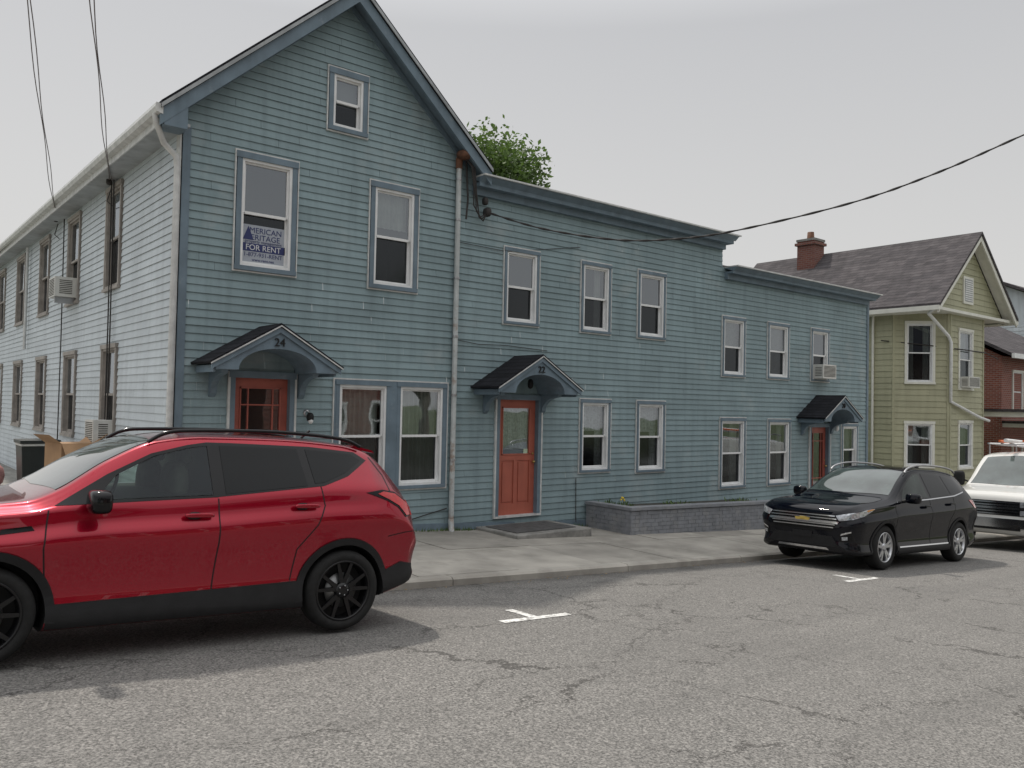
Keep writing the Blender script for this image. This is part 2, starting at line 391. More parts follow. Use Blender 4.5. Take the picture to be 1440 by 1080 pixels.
while x<58:
    for (y0,y1) in ((KY+.165,KY+1.75),(KY+1.76,11.61)):
        a,b=x+.005,x+1.52-.005; dz=random.uniform(-.004,.004)
        o0,o1=swoff(y0)+dz,swoff(y1)+dz; t=random.uniform(.80,1.10)
        T4=[(a,y0,gs(a)+o0),(b,y0,gs(b)+o0),(b,y1,gs(b)+o1),(a,y1,gs(a)+o1)]
        mb.hexa([(p[0],p[1],p[2]-.06) for p in T4],T4,mConc,t)
    x+=1.52
mb.build('sidewalk')
mb=MB(); x=-30
while x<58:
    L=random.uniform(2.2,3.1); a,b=x+.006,x+L-.006; dz=random.uniform(-.008,.008); t=random.uniform(.85,1.12)
    c=[(KY,-.14),(KY,-.025+dz),(KY+.03,.0+dz),(KY+.155,.004+dz),(KY+.155,-.14)]
    mb.prism(c,a,b,mConc,lambda u,v,w:(w,u,gs(w)+v),t); x+=L
mb.build('kerb',recalc=True)
mb=MB(); strip(mb,[(-1.75,0),(-4.2,.04)][::-1],-30,60,5,mConc); strip(mb,[(-1.75,.0),(-1.6,0)],-30,60,5,mConc); strip(mb,[(-1.6,-.14),(-1.598,0)],-30,60,5,mConc); mb.build('sidewalk')
mb=MB(); strip(mb,[(11.62,.03),(36,.08)],-8,3.5,2,mConcD); mb.build('driveway')
mb=MB(); strip(mb,[(11.62,.03),(36,.03)],22.1,26.4,2,mConcD); mb.build('alley')
mb=MB(); rl=random.Random(4)
mLit=M('dry_litter',(.22,.16,.09),.9,.4,30)
for i in range(260):
    x=rl.uniform(3,20); y=KY-abs(rl.gauss(0,.10))-.01 if i%3 else rl.uniform(11.2,11.5)
    z=gs(x)+(roadoff(y)+.006 if y<KY else swoff(y)+.008); r=rl.uniform(.008,.022); a=rl.uniform(0,6.3)
    mb.face([(x+r*cos(a+k*2.1),y+r*sin(a+k*2.1),z+(.006 if k==0 else 0)) for k in range(3)],mLit)
for i in range(300):
    x=rl.choice([rl.gauss(8.2,.35),rl.gauss(10.8,.3),rl.uniform(5.5,8.5)]); y=11.5-abs(rl.gauss(0,.03)); z=gs(x)+swoff(y)+.004; h=rl.uniform(.02,.08); a=rl.uniform(0,6.3)
    mb.face([(x-.008,y,z),(x+.008,y,z),(x+.03*cos(a),y+.03*sin(a),z+h)],mLeaf,rl.uniform(.6,1.3))
mb.build('gutter_litter_and_weeds')

# ------------------------------------------------------------------ main clapboard row house
H=empty('clapboard_row_house')
AX,AZ,RS=5.97,8.04,.90
def reg(z):
    if z<=4.93: return (3.50,22.08)
    if z<=5.58: return (3.50,15.5)
    l=AX-(AZ-z)/RS; r=AX+(AZ-z)/RS
    return (max(3.50,l), r)
W=[ (4.25,5.16,3.62,5.31,'none',0),(6.41,7.29,3.59,5.29,'top',0),(5.64,6.30,5.95,6.91,'blindhalf',0),
 (9.15,9.96,3.24,4.61,'none',1),(11.06,11.86,3.23,4.60,'side',1),(12.68,13.52,3.23,4.62,'none',1),
 (11.09,11.91,.50,1.91,'lace',1),(12.70,13.56,.45,1.91,'lace',1),
 (15.52,16.37,2.55,3.91,'blindhalf',1),(17.30,18.19,2.56,3.91,'blind',1),(19.21,20.05,2.57,3.91,'none',2),
 (15.48,16.43,-.01,1.58,'side',1),(17.35,18.29,-.02,1.56,'side',1),(20.74,21.55,.10,1.46,'sheer',1)]
D=[(4.23,5.22,-.10,2.16),(9.02,10.09,-.25,1.95),(19.16,20.14,-.62,1.46)]
DBL=(5.87,7.95,.37,2.10)
ops=[w[:4] for w in W]+D+[DBL]
mb=MB(); siding(mb,TFront,reg,-.95,7.98,ops,mSide)
mb.box(3.475,3.60,-.005,.03,-.35,5.5,mTrim,TFront); mb.box(22.02,22.12,-.10,.03,-1.2,4.95,mTrim,TFront)
mb.face([(22.1,11.6,-1.3),(22.1,20,-1.3),(22.1,20,4.95),(22.1,11.6,4.95)],mSide,1)
mb.face([(15.5,11.62,4.8),(15.5,24,4.8),(15.5,24,5.6),(15.5,11.62,5.6)],mSide,1)
for i in range(19):
    a=3.5+i; b=min(22.1,a+1)
    T=lambda u,w,z:(u,11.6-w,gs(u)+z)
    if not(9<=a<10) : mb.box(a,b,0,.03,-.1,.16,mTrim,T)
mb.build('front_wall',H)
LW=[(14.55,15.62),(17.6,18.75),(20.65,21.85),(23.8,25.1),(27.1,28.5)]
opl=[(-b,-a,3.57,5.36) for a,b in LW]+[(-b,-a,.98,2.65) for a,b in LW]
mb=MB(); siding(mb,TLeft,lambda z:(-34,-11.63),-.3,5.6,opl,mWSide,.115,.014,.04)
mb.box(-11.72,-11.57,-.01,.028,-.3,5.5,mOldWhite,TLeft)
mb.face([(3.48,34,-.5),(22,34,-.5),(22,34,5.6),(3.48,34,5.6)],mWSide)
mb.build('side_wall',H)
mb=MB()
mWFr=M('weathered_frame',(.30,.275,.25),.6,.2,6,streak=.3)
for i,(a,b) in enumerate(LW):
    window(mb,TLeft,-b+.03,-a-.03,3.57,5.36,.06,mWFr,'none' if i%2 else 'shade',mWFr)
    window(mb,TLeft,-b+.03,-a-.03,.98,2.65,.06,mWFr,'shade' if i%2 else 'none',mWFr)
mb.build('side_windows',H)
mb=MB()
for (a,b,c,d,cu,k) in W: window(mb,TFront,a,b,c,d,.075 if k==0 else .05,mTrim,cu,mWhite,ac=(k==2))
B=lambda a,b,c,d,e,f,m:mb.box(a,b,c,d,e,f,m,TFront)
for (a,b,c,d) in [w[:4] for w in W]+[DBL]:
    B(a-.03,a-.012,.0,.036,c-.03,d+.03,mOldWhite);B(b+.012,b+.03,.0,.036,c-.03,d+.03,mOldWhite);B(a-.012,b+.012,.0,.036,d+.008,d+.03,mOldWhite);B(a-.012,b+.012,.0,.036,c-.03,c-.008,mOldWhite)
u0,u1,z0,z1=DBL
window(mb,TFront,u0+.02,u0+.97,z0,z1,.06,mTrim,'sheer'); window(mb,TFront,u0+1.11,u1-.02,z0,z1,.06,mTrim,'sheer')
B(u0+.96,u0+1.12,-.04,.038,z0,z1,mTrim); B(u0-.01,u0+.03,-.04,.037,z0,z1,mTrim);B(u1-.03,u1+.01,-.04,.037,z0,z1,mTrim)
sx0,sx1,sz0,sz1=4.375,5.03,3.745,4.30
B(sx0,sx1,-.062,-.052,sz0,sz1,mSignW)
B(sx0+.0,sx1,-.0515,-.050,sz0+.17,sz0+.285,mSignB)
mb.build('front_windows',H)
R90=(pi/2,0,0)
sy=11.6+.0505
sg=empty('rent_sign'); sg.parent=H
text('MERICAN',.115,(4.73,sy,4.185),R90,mSignB,'sign_line_a',sg); text('ERITAGE',.115,(4.73,sy,4.085),R90,mSignB,'sign_line_b',sg)
text('property management',.062,(4.70,sy,4.04),R90,mSignB,'sign_line_c',sg)
text('FOR RENT',.115,(4.70,sy-.002,3.935),R90,mSignW2,'sign_line_d',sg)
text('1-877-931-RENT',.085,(4.70,sy,3.84),R90,mSignB,'sign_line_e',sg); text('www.rent.net',.06,(4.70,sy,3.775),R90,mSignB,'sign_line_f',sg)
mb2=MB(); mb2.face([(4.39,sy-.001,4.08),(4.55,sy-.001,4.08),(4.47,sy-.001,4.28)],mSignB); mb2.build('sign_logo',sg)

def door(mb,a,b,z0,z1,kind):
    B=lambda p,q,c,d,e,f,m:mb.box(p,q,c,d,e,f,m,TFront)
    f=.085
    B(a,a+f,-.1,.045,z0,z1,mTrim);B(b-f,b,-.1,.045,z0,z1,mTrim);B(a-.01,b+.01,-.1,.055,z1-f,z1+.01,mTrim)
    B(a-.02,a+.012,-.02,.050,z0,z1,mOldWhite);B(b-.012,b+.02,-.02,.050,z0,z1,mOldWhite)
    B(a+.01,b-.01,-.12,.06,z0-.0,z0+.035,mOldWhite)
    p,q=a+f,b-f; c0,c1=z0+.035,z1-f; m=mDoor
    w=-.055
    st=.12
    zi=c0+(c1-c0)*.52
    if kind=='glass': zi=c0+.42; m=mDoorD; st=.10
    B(p,p+st,w-.04,w,c0,c1,m);B(q-st,q,w-.04,w,c0,c1,m);B(p+st,q-st,w-.04,w,c1-.13,c1,m);B(p+st,q-st,w-.04,w,c0,c0+.2,m);B(p+st,q-st,w-.04,w,zi-.10,zi,m)
    g0,g1,h0,h1=p+st,q-st,zi,c1-.13
    mb.face([TFront(g0,w-.02,h0),TFront(g1,w-.02,h0),TFront(g1,w-.02,h1),TFront(g0,w-.02,h1)],mGlassU)
    for (x0,x1,y0,y1) in ((g0,g0+.02,h0,h1),(g1-.02,g1,h0,h1),(g0,g1,h1-.02,h1),(g0,g1,h0,h0+.02)): B(x0,x1,w-.03,w+.012,y0,y1,m)
    if kind=='glass':
        for t in (.2,.8): x=g0+(g1-g0)*t; B(x-.01,x+.01,w-.03,w+.006,h0,h1,m)
        for t in (.16,.84): z=h0+(h1-h0)*t; B(g0,g1,w-.03,w+.005,z-.01,z+.01,m)
    elif kind=='lace':
        folds(mb,TFront,g0,g1,h0+.1,h1,w-.06,mLace,.012,.05)
    mb.face([TFront(g0-.1,-.35,h0-.3),TFront(g1+.1,-.35,h0-.3),TFront(g1+.1,-.35,h1+.1),TFront(g0-.1,-.35,h1+.1)],mRoom)
    g=(g0+g1)/2
    B(g-.04,g+.04,w-.04,w,c0+.2,zi-.10,m); B(g0,g1,w-.06,w-.018,c0+.19,zi-.09,m)
    for (x0,x1) in ((g0+.035,g-.075),(g+.075,g1-.035)): B(x0,x1,w-.018,w-.004,c0+.235,zi-.135,m)
    mb.blob((q-.06,11.6-w-.05,c0+.95),(.028,.035,.028),mBrass,1,12); mb.blob((q-.06,11.6-w-.02,c0+1.1),(.02,.015,.02),mBrass,1,12)
mb=MB(); door(mb,*D[0],'glass'); door(mb,*D[1],'lace'); door(mb,*D[2],'glass'); mb.build('doors',H)
def canopy(name,cx,hw,ze,za,num,ra=.56,dep=.75):
    mb=MB(); yF=11.6-dep; sl=(za-ze)/hw
    top=lambda u:za-sl*abs(u)-.035
    arch=lambda u:(ze-.09)+ (za-ze+.09-.30)*sqrt(max(0,1-(u/ra)**2))
    bot=lambda u: ze-.10 if abs(u)>=ra else max(ze-.10,arch(u))
    us=[-hw+.03,-ra-.12,-ra]+[-ra*cos(pi*i/24) for i in range(1,24)]+[ra,ra+.12,hw-.03]
    for y0,y1 in ((yF,yF+.045),):
        for a,b in zip(us[:-1],us[1:]):
            P=lambda u,y,z:(cx+u,y,z)
            mb.face([P(a,y0,bot(a)),P(b,y0,bot(b)),P(b,y0,top(b)),P(a,y0,top(a))],mTrim)
            mb.face([P(a,y1,bot(a)),P(b,y1,bot(b)),P(b,y1,top(b)),P(a,y1,top(a))],mTrim)
            mb.face([P(a,y0,bot(a)),P(b,y0,bot(b)),P(b,11.6,bot(b)),P(a,11.6,bot(a))],mTrim)
    for s in (-1,1):
        p=[(cx+s*(hw+.03),ze-.03),(cx,za)]
        q=[(p[0][0],p[0][1]-.075),(p[1][0],p[1][1]-.075)]
        poly=[p[0],p[1],q[1],q[0]]
        mb.prism(poly,yF-.03,yF-.002,mTrim,lambda u,v,w:(u,w,v))
        A=[(cx+s*(hw+.05),ze-.035),(cx,za+.012),(cx,za+.055),(cx+s*(hw+.06),ze+.0)]
        mb.prism(A,yF-.05,11.6,mShDark,lambda u,v,w:(u,w,v))
        mb.prism([(A[0][0],A[0][1]-.006),(A[1][0],A[1][1]-.006),(A[1][0],A[1][1]+.014),(A[0][0],A[0][1]+.014)],yF-.058,yF-.051,mOldWhite,lambda u,v,w:(u,w,v))
        mb.box(cx+s*(hw-.03)-.015,cx+s*(hw-.03)+.015,yF+.045,11.6,ze-.14,ze-.045,mTrim)
        br=[(0,ze-.10),(.52,ze-.10),(.50,ze-.15)]+[(.50-.42*sin(t*pi/2/7),ze-.15-.26*(1-cos(t*pi/2/7))) for t in range(1,8)]+[(0.02,ze-.47)]
        x=cx+s*(ra+.10)
        mb.prism([(11.6-w,z) for w,z in br],x-.045,x+.045,mTrim,lambda u,v,w:(w,u,v))
    mb.build(name,H,recalc=True)
    if num: text(num,.16,(cx,yF-.012,za-.265),R90,mBlack,name+'_number',H,.008)
canopy('canopy_24',4.65,.90,2.26,2.77,'24')
canopy('canopy_22',9.44,.92,2.08,2.61,'22')
canopy('canopy_20',19.5,.86,1.64,2.15,'20')
mb=MB()
yo=11.6-.32
for s in (-1,1):
    hwL=2.86 if s<0 else 2.62
    xe=AX+s*hwL; ze=AZ+.10-hwL*RS
    P=lambda u,v,w:(u,w,v)
    mb.prism([(xe,ze),(AX,AZ+.10),(AX,AZ+.20),(xe,ze+.10)],yo-.03,34.3,mShDark,P)
    mb.prism([(xe,ze-.22),(AX,AZ-.12),(AX,AZ+.095),(xe,ze-.005)],yo,yo+.05,mTrim,P)
    mb.prism([(xe,ze-.0),(AX,AZ+.10),(AX,AZ+.16),(xe,ze+.06)],yo-.045,yo-.032,mGut,P)
    mb.prism([(xe,ze-.10),(AX,AZ+.0),(AX,AZ+.03),(xe,ze-.07)],yo+.05,11.6,mTrim,P)
    mb.prism([(xe+ -s*.3,ze-.22+.27),(AX,AZ-.12),(AX,AZ-.02),(xe-s*.3,ze-.12+.27)],11.6-.04,11.6,mTrim,P)
mb.build('gable_roof',H,recalc=True)
mb=MB()
def EV(u,v,w): return (u,w,v+.006*(w-11.3))
mb.prism([(3.16,5.40),(3.50,5.40),(3.50,5.44),(3.16,5.44)],11.3,34,mGut,EV)
mb.prism([(3.14,5.40),(3.159,5.40),(3.159,5.64),(3.14,5.64)],11.3,34,mOldWhite,EV)
mb.prism([(3.139,5.62),(3.05,5.63),(3.035,5.57),(3.06,5.51),(3.139,5.49)],11.27,34,mOldWhite,EV)
mb.prism([(3.16,5.36),(3.46,5.36),(3.46,5.74),(3.30,5.60),(3.16,5.50)],11.285,11.6,mTrim,lambda u,v,w:(u,w,v))
def cornice(x0,x1,zb,zt):
    mb.box(x0,x1,11.50,11.62,zb-.10,zb+.02,mTrim); mb.box(x0,x1+.1,11.36,11.62,zb+.02,zt-.09,mTrim)
    mb.prism([(11.36,zt-.09),(11.30,zt-.04),(11.26,zt),(11.62,zt)],x0,x1+.16,mTrim,lambda u,v,w:(w,u,v))
    mb.box(x0,x1+.2,11.22,11.64,zt+.002,zt+.03,mOldWhite)
cornice(8.40,15.5,5.52,5.70); cornice(15.58,22.0,4.86,5.02)
mb.face([(8.5,11.5,5.74),(15.6,11.5,5.74),(15.6,26,6.3),(8.5,26,6.3)],mShDark); mb.face([(15.6,11.5,5.06),(22.2,11.5,5.06),(22.2,22,5.3),(15.6,22,5.3)],mShDark)
mb.build('cornices_and_gutters',H,recalc=True)
mb=MB()
mb.tube([(3.08,11.42,5.52),(3.09,11.42,5.42),(3.22,11.50,5.18),(3.40,11.56,5.05),(3.42,11.56,4.9),(3.42,11.56,2.0),(3.42,11.56,.1)],.042,mOldWhite,8)
mb.tube([(3.40,23.2,5.4),(3.40,23.2,2.9)],.035,mOldWhite,8)
mb.tube([(8.07,11.53,-.22),(8.07,11.53,5.95)],.045,mPipe,12)
mb.tube([(8.07,11.53,-.20),(8.03,11.46,-.33),(8.0,11.40,-.42)],.05,mPipe,10)
for z in (.8,1.9,2.9,3.9,4.9,5.6): mb.tube([(8.07,11.53,z),(8.07,11.53,z+.035)],.056,mMetal,12)
mb.blob((8.10,11.42,6.02),(.13,.14,.08),mRust,.8,14)
mb.tube([(8.07,11.53,5.8),(8.07,11.53,5.98)],.06,mRust,12)
mb.build('pipes',H)
mb=MB()
for k in range(3):
    o=.03*k
    mb.tube([(8.12,11.42,5.98),(8.22+o,11.36,5.82),(8.30+o,11.40,5.5-o*2),(8.34+o*2,11.45,5.2-o*3),(8.48+o,11.44,5.02-o),(8.62,11.45,5.10)],.013,mCable,6)
mb.tube([(8.2,11.5,5.95),(8.25,11.5,5.3),(8.22,11.5,4.95)],.018,mCable,6)
mb.blob((8.64,11.46,5.13),(.06,.09,.08),mCable,.7,12); mb.blob((8.60,11.47,5.32),(.05,.06,.07),mCable,.7,12)
mb.tube([(8.1,11.57,4.55),(9.2,11.57,4.53),(11,11.57,4.86)],.006,mCable,5)
mb.tube([(8.1,11.57,2.87),(8.6,11.57,2.82),(9.2,11.57,2.84),(10.2,11.57,2.80)],.006,mCable,5)
mb.tube([(11.0,11.57,.4),(11.02,11.57,-.45)],.008,mCable,5)
mb.tube([(6.0,11.57,-.05),(7.2,11.56,-.16),(8.0,11.57,.0)],.009,mCable,5)
for y in (14.9,18.9,15.05): mb.tube([(3.40,y,5.4),(3.42,y+.02,3.0),(3.41,y-.03,.2)],.012,mCable,5)
mb.build('wall_cables',H)
mb=MB()
mb.lathe([(.0,-.02),(.055,-.02),(.055,.0),(.03,.01)],mMetal,lambda a,h,b:(5.42+a,11.58-h,1.58+b),16)
mb.blob((5.42,11.46,1.52),(.05,.06,.07),mBlack,.8,14); mb.blob((5.42,11.44,1.47),(.038,.038,.05),mWhite,1,12)
mb.blob((9.62,11.35,2.16),(.05,.05,.09),mBlack,.8,12); mb.blob((20.35,11.5,1.35),(.05,.05,.08),mWhite,.8,12)
mb.build('porch_lights',H)

mb=MB(); X0,X1=8.62,10.32
mb.box(X0,X1,10.42,11.6,-.62,-.36,mConcD)
mb.build('door_step',bevel=.02)
mb=MB(); mb.box(8.75,10.1,10.6,11.45,-.358,-.346,mMat); mb.build('door_mat')
P0=empty('brick_planter')
mb=MB()
PX=11.25; PY=10.36
TP=lambda u,w,z:(u,w,z -.028*(u-10.7))
mb.box(PX+.02,16.3,PY+.02,PY+.2,-.95,-.10,mPlant,TP); mb.box(PX+.02,PX+.2,PY+.2,11.55,-.95,-.10,mPlant,TP)
z=-.12; row=0
while z>-.75:
    x=PX+.03-(.11 if row%2 else 0)
    while x<16.2:
        a=max(x,PX+.025); b=min(x+.209,16.28)
        if b>a: mb.box(a,b,PY+.012+random.uniform(-.002,.003),PY+.02,z-.067,z,mPlant,TP,random.uniform(.9,1.1))
        x+=.217
    y=PY+.04-(.11 if row%2 else 0)
    while y<11.4:
        a=max(y,PY+.02); b=min(y+.209,11.5); mb.box(PX+.012+random.uniform(-.002,.003),PX+.02,a,b,z-.067,z,mPlant,TP); y+=.217
    z-=.074; row+=1
mb.box(PX-.01,16.32,PY-.02,PY+.23,-.099,-.045,mPlant,TP); mb.box(PX-.01,PX+.23,PY+.23,11.56,-.099,-.045,mPlant,TP)
mb.build('planter_wall',P0)
mb=MB(); mb.box(PX+.2,16.3,PY+.2,11.57,-.5,-.14,mGap,TP); mb.build('planter_soil',P0)
mb=MB()
for i in range(170):
    x=random.choice([random.uniform(11.5,11.75),random.uniform(13.2,13.8),random.uniform(15.4,16.1)]); y=random.uniform(PY+.24,11.5); z=-.14-.028*(x-10.7); h=random.uniform(.03,.10)*(1.7 if x<12 else 1)
    a=random.uniform(0,6.28); r=.022
    dx,dy=cos(a)*r,sin(a)*r; lx,ly=random.uniform(-.06,.06),random.uniform(-.06,.06)
    mb.face([(x-dx,y-dy,z),(x+dx,y+dy,z),(x+lx+dx*.6,y+ly,z+h),(x+lx-dx*.4,y+ly,z+h*.9)],mLeaf,random.uniform(.5,1.5))
for i in range(5): mb.blob((11.6+random.uniform(-.06,.06),10.9,.03+random.uniform(-.03,.03)),(.02,.02,.02),mYellow,1,8)
mb.build('planter_plants',P0)
mb=MB()
for x in (18.2,18.6,19.0): mb.tube([(x,10.75,gs(x)),(x,10.75,gs(x)+.95)],.015,mBlack,6)
mb.tube([(18.2,10.75,gs(18.2)+.95),(19.0,10.75,gs(19)+.98)],.018,mBlack,6)
mb.build('hand_railing')
mb=MB(); mb.box(19.0,20.4,10.7,11.6,-1.1,-.66,mConcD); mb.box(19.0,20.4,10.4,10.7,-1.1,-.84,mConcD); mb.build('door_step')
mb=MB(); mb.box(4.0,5.5,10.7,11.6,-.4,-.12,mConcD); mb.build('door_step')

mb=MB()
cx,cy,zg=2.83,17.5,-.1
mb.hexa([(cx-.25,cy-.27,zg+.05),(cx+.25,cy-.27,zg+.05),(cx+.25,cy+.27,zg+.05),(cx-.25,cy+.27,zg+.05)],[(cx-.3,cy-.34,zg+.98),(cx+.3,cy-.34,zg+.98),(cx+.3,cy+.34,zg+.98),(cx-.3,cy+.34,zg+.98)],mBin)
mb.box(cx-.33,cx+.33,cy-.38,cy+.36,zg+.985,zg+1.05,mBin); mb.box(cx-.31,cx+.31,cy-.36,cy+.34,zg+.94,zg+.984,mAC)
mb.tube([(cx-.25,cy+.4,zg+.9),(cx+.25,cy+.4,zg+.9)],.02,mBin,6)
for s in (-1,1): mb.lathe([(.0,-.03),(.1,-.03),(.1,.03),(0,.03)],mRubber,lambda a,h,b:(cx+s*.24+h,cy+.28+a,zg+.1+b),16)
mb.build('wheeled_trash_bin',bevel=.01)
mb=MB()
def rb(c,sx,sy,sz,ang,m):
    ca,sa=cos(ang),sin(ang)
    T=lambda x,y,z:(c[0]+x*ca-y*sa,c[1]+x*sa+y*ca,c[2]+z)
    mb.box(-sx/2,sx/2,-sy/2,sy/2,0,sz,m,T)
    return T
T=rb((2.85,14.7,.60),.55,.5,.42,.3,mWood)
for s in (-1,1):
    mb.face([T(s*.275,-.25,.42),T(s*.275,.25,.42),T(s*.47,.25,.56),T(s*.47,-.25,.56)],mWood)
mb.face([T(-.275,-.25,.42),T(.275,-.25,.42),T(.275,-.38,.24),T(-.275,-.38,.24)],mWood)
mb.build('cardboard_box')
mb=MB()
mb.hexa([(2.55,14.4,-.14),(3.15,14.4,-.14),(3.15,15.0,-.14),(2.55,15.0,-.14)],[(2.5,14.35,.59),(3.2,14.35,.59),(3.2,15.05,.59),(2.5,15.05,.59)],mBin); mb.build('storage_tote',bevel=.02)
def acunit(nm,y,z,sx=.40):
    mb=MB(); X0=3.47
    mb.box(X0-sx,X0,y,y+.58,z,z+.38,mAC)
    for i in range(11): mb.box(X0-sx-.004,X0-sx,y+.05,y+.53,z+.03+i*.03,z+.043+i*.03,mGap)
    for i in range(8): mb.box(X0-sx+.08,X0-.1,y-.004,y,z+.06+i*.035,z+.075+i*.035,mGap)
    mb.box(X0-sx+.02,X0,y+.1,y+.14,z-.12,z-.002,mMetal)
    mb.build(nm)
acunit('window_air_conditioner',17.75,3.68); acunit('window_air_conditioner',14.62,1.0,.32)
mb=MB(); mb.blob((2.75,13.2,.12),(.35,.3,.27),M('blanket_grey',(.35,.36,.38),.9,.3,8,.5,12),.7,16); mb.blob((2.1,19.5,.15),(.5,.5,.3),M('blanket_pink',(.42,.2,.19),.9,.3,8,.5,12),.8,16); mb.build('laundry_pile')

# ------------------------------------------------------------------ overhead cables
def sagline(p0,p1,sag,n=40):
    p0,p1=Vector(p0),Vector(p1); return [p0.lerp(p1,i/n)-Vector((0,0,sag*4*(i/n)*(1-i/n))) for i in range(n+1)]
mb=MB()
key=[(8.64,11.43,5.12),(9.3,10.7,4.82),(10.1,9.7,4.60),(10.8,8.9,4.61),(11.4,8.1,4.74),(12.5,6.8,5.14),(13.2,5.8,5.55),(14.0,4.9,6.09),(15.2,3.4,6.95),(17.6,.6,8.6)]
def cr(pts,n=6):
    out=[]; P=[Vector(p) for p in pts]
    for i in range(len(P)-1):
        a=P[max(i-1,0)];b=P[i];c=P[i+1];d=P[min(i+2,len(P)-1)]
        for k in range(n):
            t=k/n; out.append(.5*((2*b)+(c-a)*t+(2*a-5*b+4*c-d)*t*t+(3*b-a-3*c+d)*t**3))
    out.append(P[-1]); return out
c0=cr(key)
mb.tube(c0,.012,mCable,6)
for ph in (0,pi):
    pts=[p+Vector((0,.012*cos(ph+i*.7),.014*sin(ph+i*.7))) for i,p in enumerate(cr(key,16))]
    mb.tube(pts,.007,mCable,5)
mb.build('service_cable')
PT=Vector((-1.35,-3.0,8.3))
def wire(p,nm):
    mb=MB()
    for q in (0,1):
        pts=[a+Vector((.03*q+.012*sin(i*.8+q*2),0,.05*q*(i/40)+.012*cos(i*.6+q))) for i,a in enumerate(sagline(p,PT,.75))]
        mb.tube(pts,.0065,mWire,5)
    mb.blob(p,(.05,.05,.07),mCable,.7,10)
    mb.tube([(3.4,p[1],p[2]-.1),(3.38,p[1]+.2,p[2]-.3),(3.44,p[1]+.05,p[2]-.4)],.01,mCable,5); mb.build(nm)
wire((3.36,19.55,5.50),'service_cable'); wire((3.36,15.05,5.40),'service_cable')
def pole(x,y,h,nm='utility_pole'):
    mb=MB(); g=gs(x)
    mb.tube([(x,y,g-.3),(x,y,g+h*.5),(x,y,g+h)],[.17,.145,.12],mBark,14)
    mb.box(x-1.1,x+1.1,y-.06,y+.06,g+h-.7,g+h-.56,mBark)
    for q in (-1,-.4,.4,1): mb.lathe([(0,0),(.05,0),(.06,.06),(.03,.12),(0,.14)],mWhite,lambda a,hh,b:(x+q+a,y+b,g+h-.56+hh),10)
    mb.build(nm)
pole(-1.35,-3.2,9.2); pole(17.9,-2.2,10.2)

# ------------------------------------------------------------------ cream house
C=empty('cream_gable_house'); mb=MB()
G=-1.6
def wallp(p,q,z0,z1,ops=(),e=.19,m=mYel):
    d=Vector((q[0]-p[0],q[1]-p[1])); L=d.length; d/=L
    T=TF(p[0],p[1],d.x,d.y); siding(mb,T,lambda z:(0,L),z0,z1,list(ops),m,e,.018,.05,2.4); return T,L
a=(26.35,19.5);b=(26.35,13.0);c=(27.6,11.75);d_=(30.2,11.75);e_=(31.45,13.0);g_=(31.45,19.5)
wallp(a,b,G,5.05)
o1=[(.38,1.32,2.75,4.78),(.38,1.32,0.05,1.55)]
T,L=wallp(b,c,G,5.05,o1)
for o in o1: window(mb,T,*o,.07,mYelT,'side',mWhite)
for x in (0,L-.08): mb.box(x,x+.08,-.01,.03,G,5.05,mYel,T)
o2=[(.62,1.72,2.6,4.62),(.62,1.72,.0,1.6)]
T,L=wallp(c,d_,G,5.05,o2)
for o in o2: window(mb,T,*o,.07,mYelT,'sheer',mWhite,ac=(o[2]>2))
for x in (0,L-.08): mb.box(x,x+.08,-.01,.03,G,5.05,mYel,T)
wallp(d_,e_,G,5.05); wallp(e_,g_,G,5.05)
gy=11.72
siding(mb,TF(0,gy,1,0),lambda z:(28.9-(7.55-z)/.86,28.9+(7.55-z)/.86) ,5.12,7.5,[(28.45,29.2,5.45,6.35)],mYel,.19,.018,.05,2.4)
mb.box(28.45,29.2,gy-.05,gy+.05,5.45,6.35,mYelT); mb.box(28.53,29.12,gy-.056,gy-.051,5.53,6.27,mGut)
for i in range(10): mb.box(28.55,29.10,gy-.066,gy-.057,5.56+i*.07,5.59+i*.07,mWhite)
mb.box(26.1,31.7,11.45,13.1,5.03,5.12,mYelT)
mb.build('walls',C)
mb=MB(); P=lambda u,v,w:(u,w,v)
for s in (-1,1):
    xe=28.9+s*3.05; ze=7.72-3.05*.86
    mb.prism([(xe,ze),(28.9,7.72),(28.9,7.82),(xe,ze+.10)],11.28,19.9,mShGrey,P)
    mb.prism([(xe,ze-.20),(28.9,7.52),(28.9,7.715),(xe,ze-.005)],11.32,11.37,mYelT,P)
    mb.prism([(xe,ze-.06),(28.9,7.66),(28.9,7.69),(xe,ze-.03)],11.37,11.72,mYelT,P)
    mb.box(xe-.05,xe+.05,11.3,19.9,ze-.12,ze+.02,mYelT)
    mb.box(min(xe,28.9+s*2.5),max(xe,28.9+s*2.5),11.72,19.9,ze-.13,ze-.10,mYelT)
mb.prism([(16.6,5.0),(19.3,7.3),(22,5.0)],24.2,28.9,mShGrey,lambda u,v,w:(w,u,v))
mb.build('roof',C,recalc=True)
mb=MB(); mb.box(28.15,28.85,16.9,17.6,6.3,8.25,mBrickC); mb.box(28.08,28.92,16.83,17.67,8.1,8.2,mBrickC); mb.box(28.12,28.88,16.87,17.63,8.252,8.34,mConcD)
mb.lathe([(.14,0),(.12,.3),(.10,.3)],mRust,lambda a,h,b:(28.5+a,17.25+b,8.34+h),14); mb.build('chimney',C)
mb=MB(); mb.tube([(25.9,11.5,5.0),(26.0,11.7,4.9),(27.45,11.72,4.3),(27.55,11.68,4.1),(27.55,11.68,2.2),(29.6,11.6,1.7),(30.3,11.6,1.6)],.05,mWhite,8)
mb.tube([(26.25,13.6,5),(26.25,13.6,4.6),(26.27,13.6,-1.2)],.04,mYelT,8); mb.tube([(26.28,14.1,4.4),(26.28,14.1,-.3)],.025,mGut,6)
mb.box(26.1,26.32,13.9,14.3,-.1,.4,mGut)
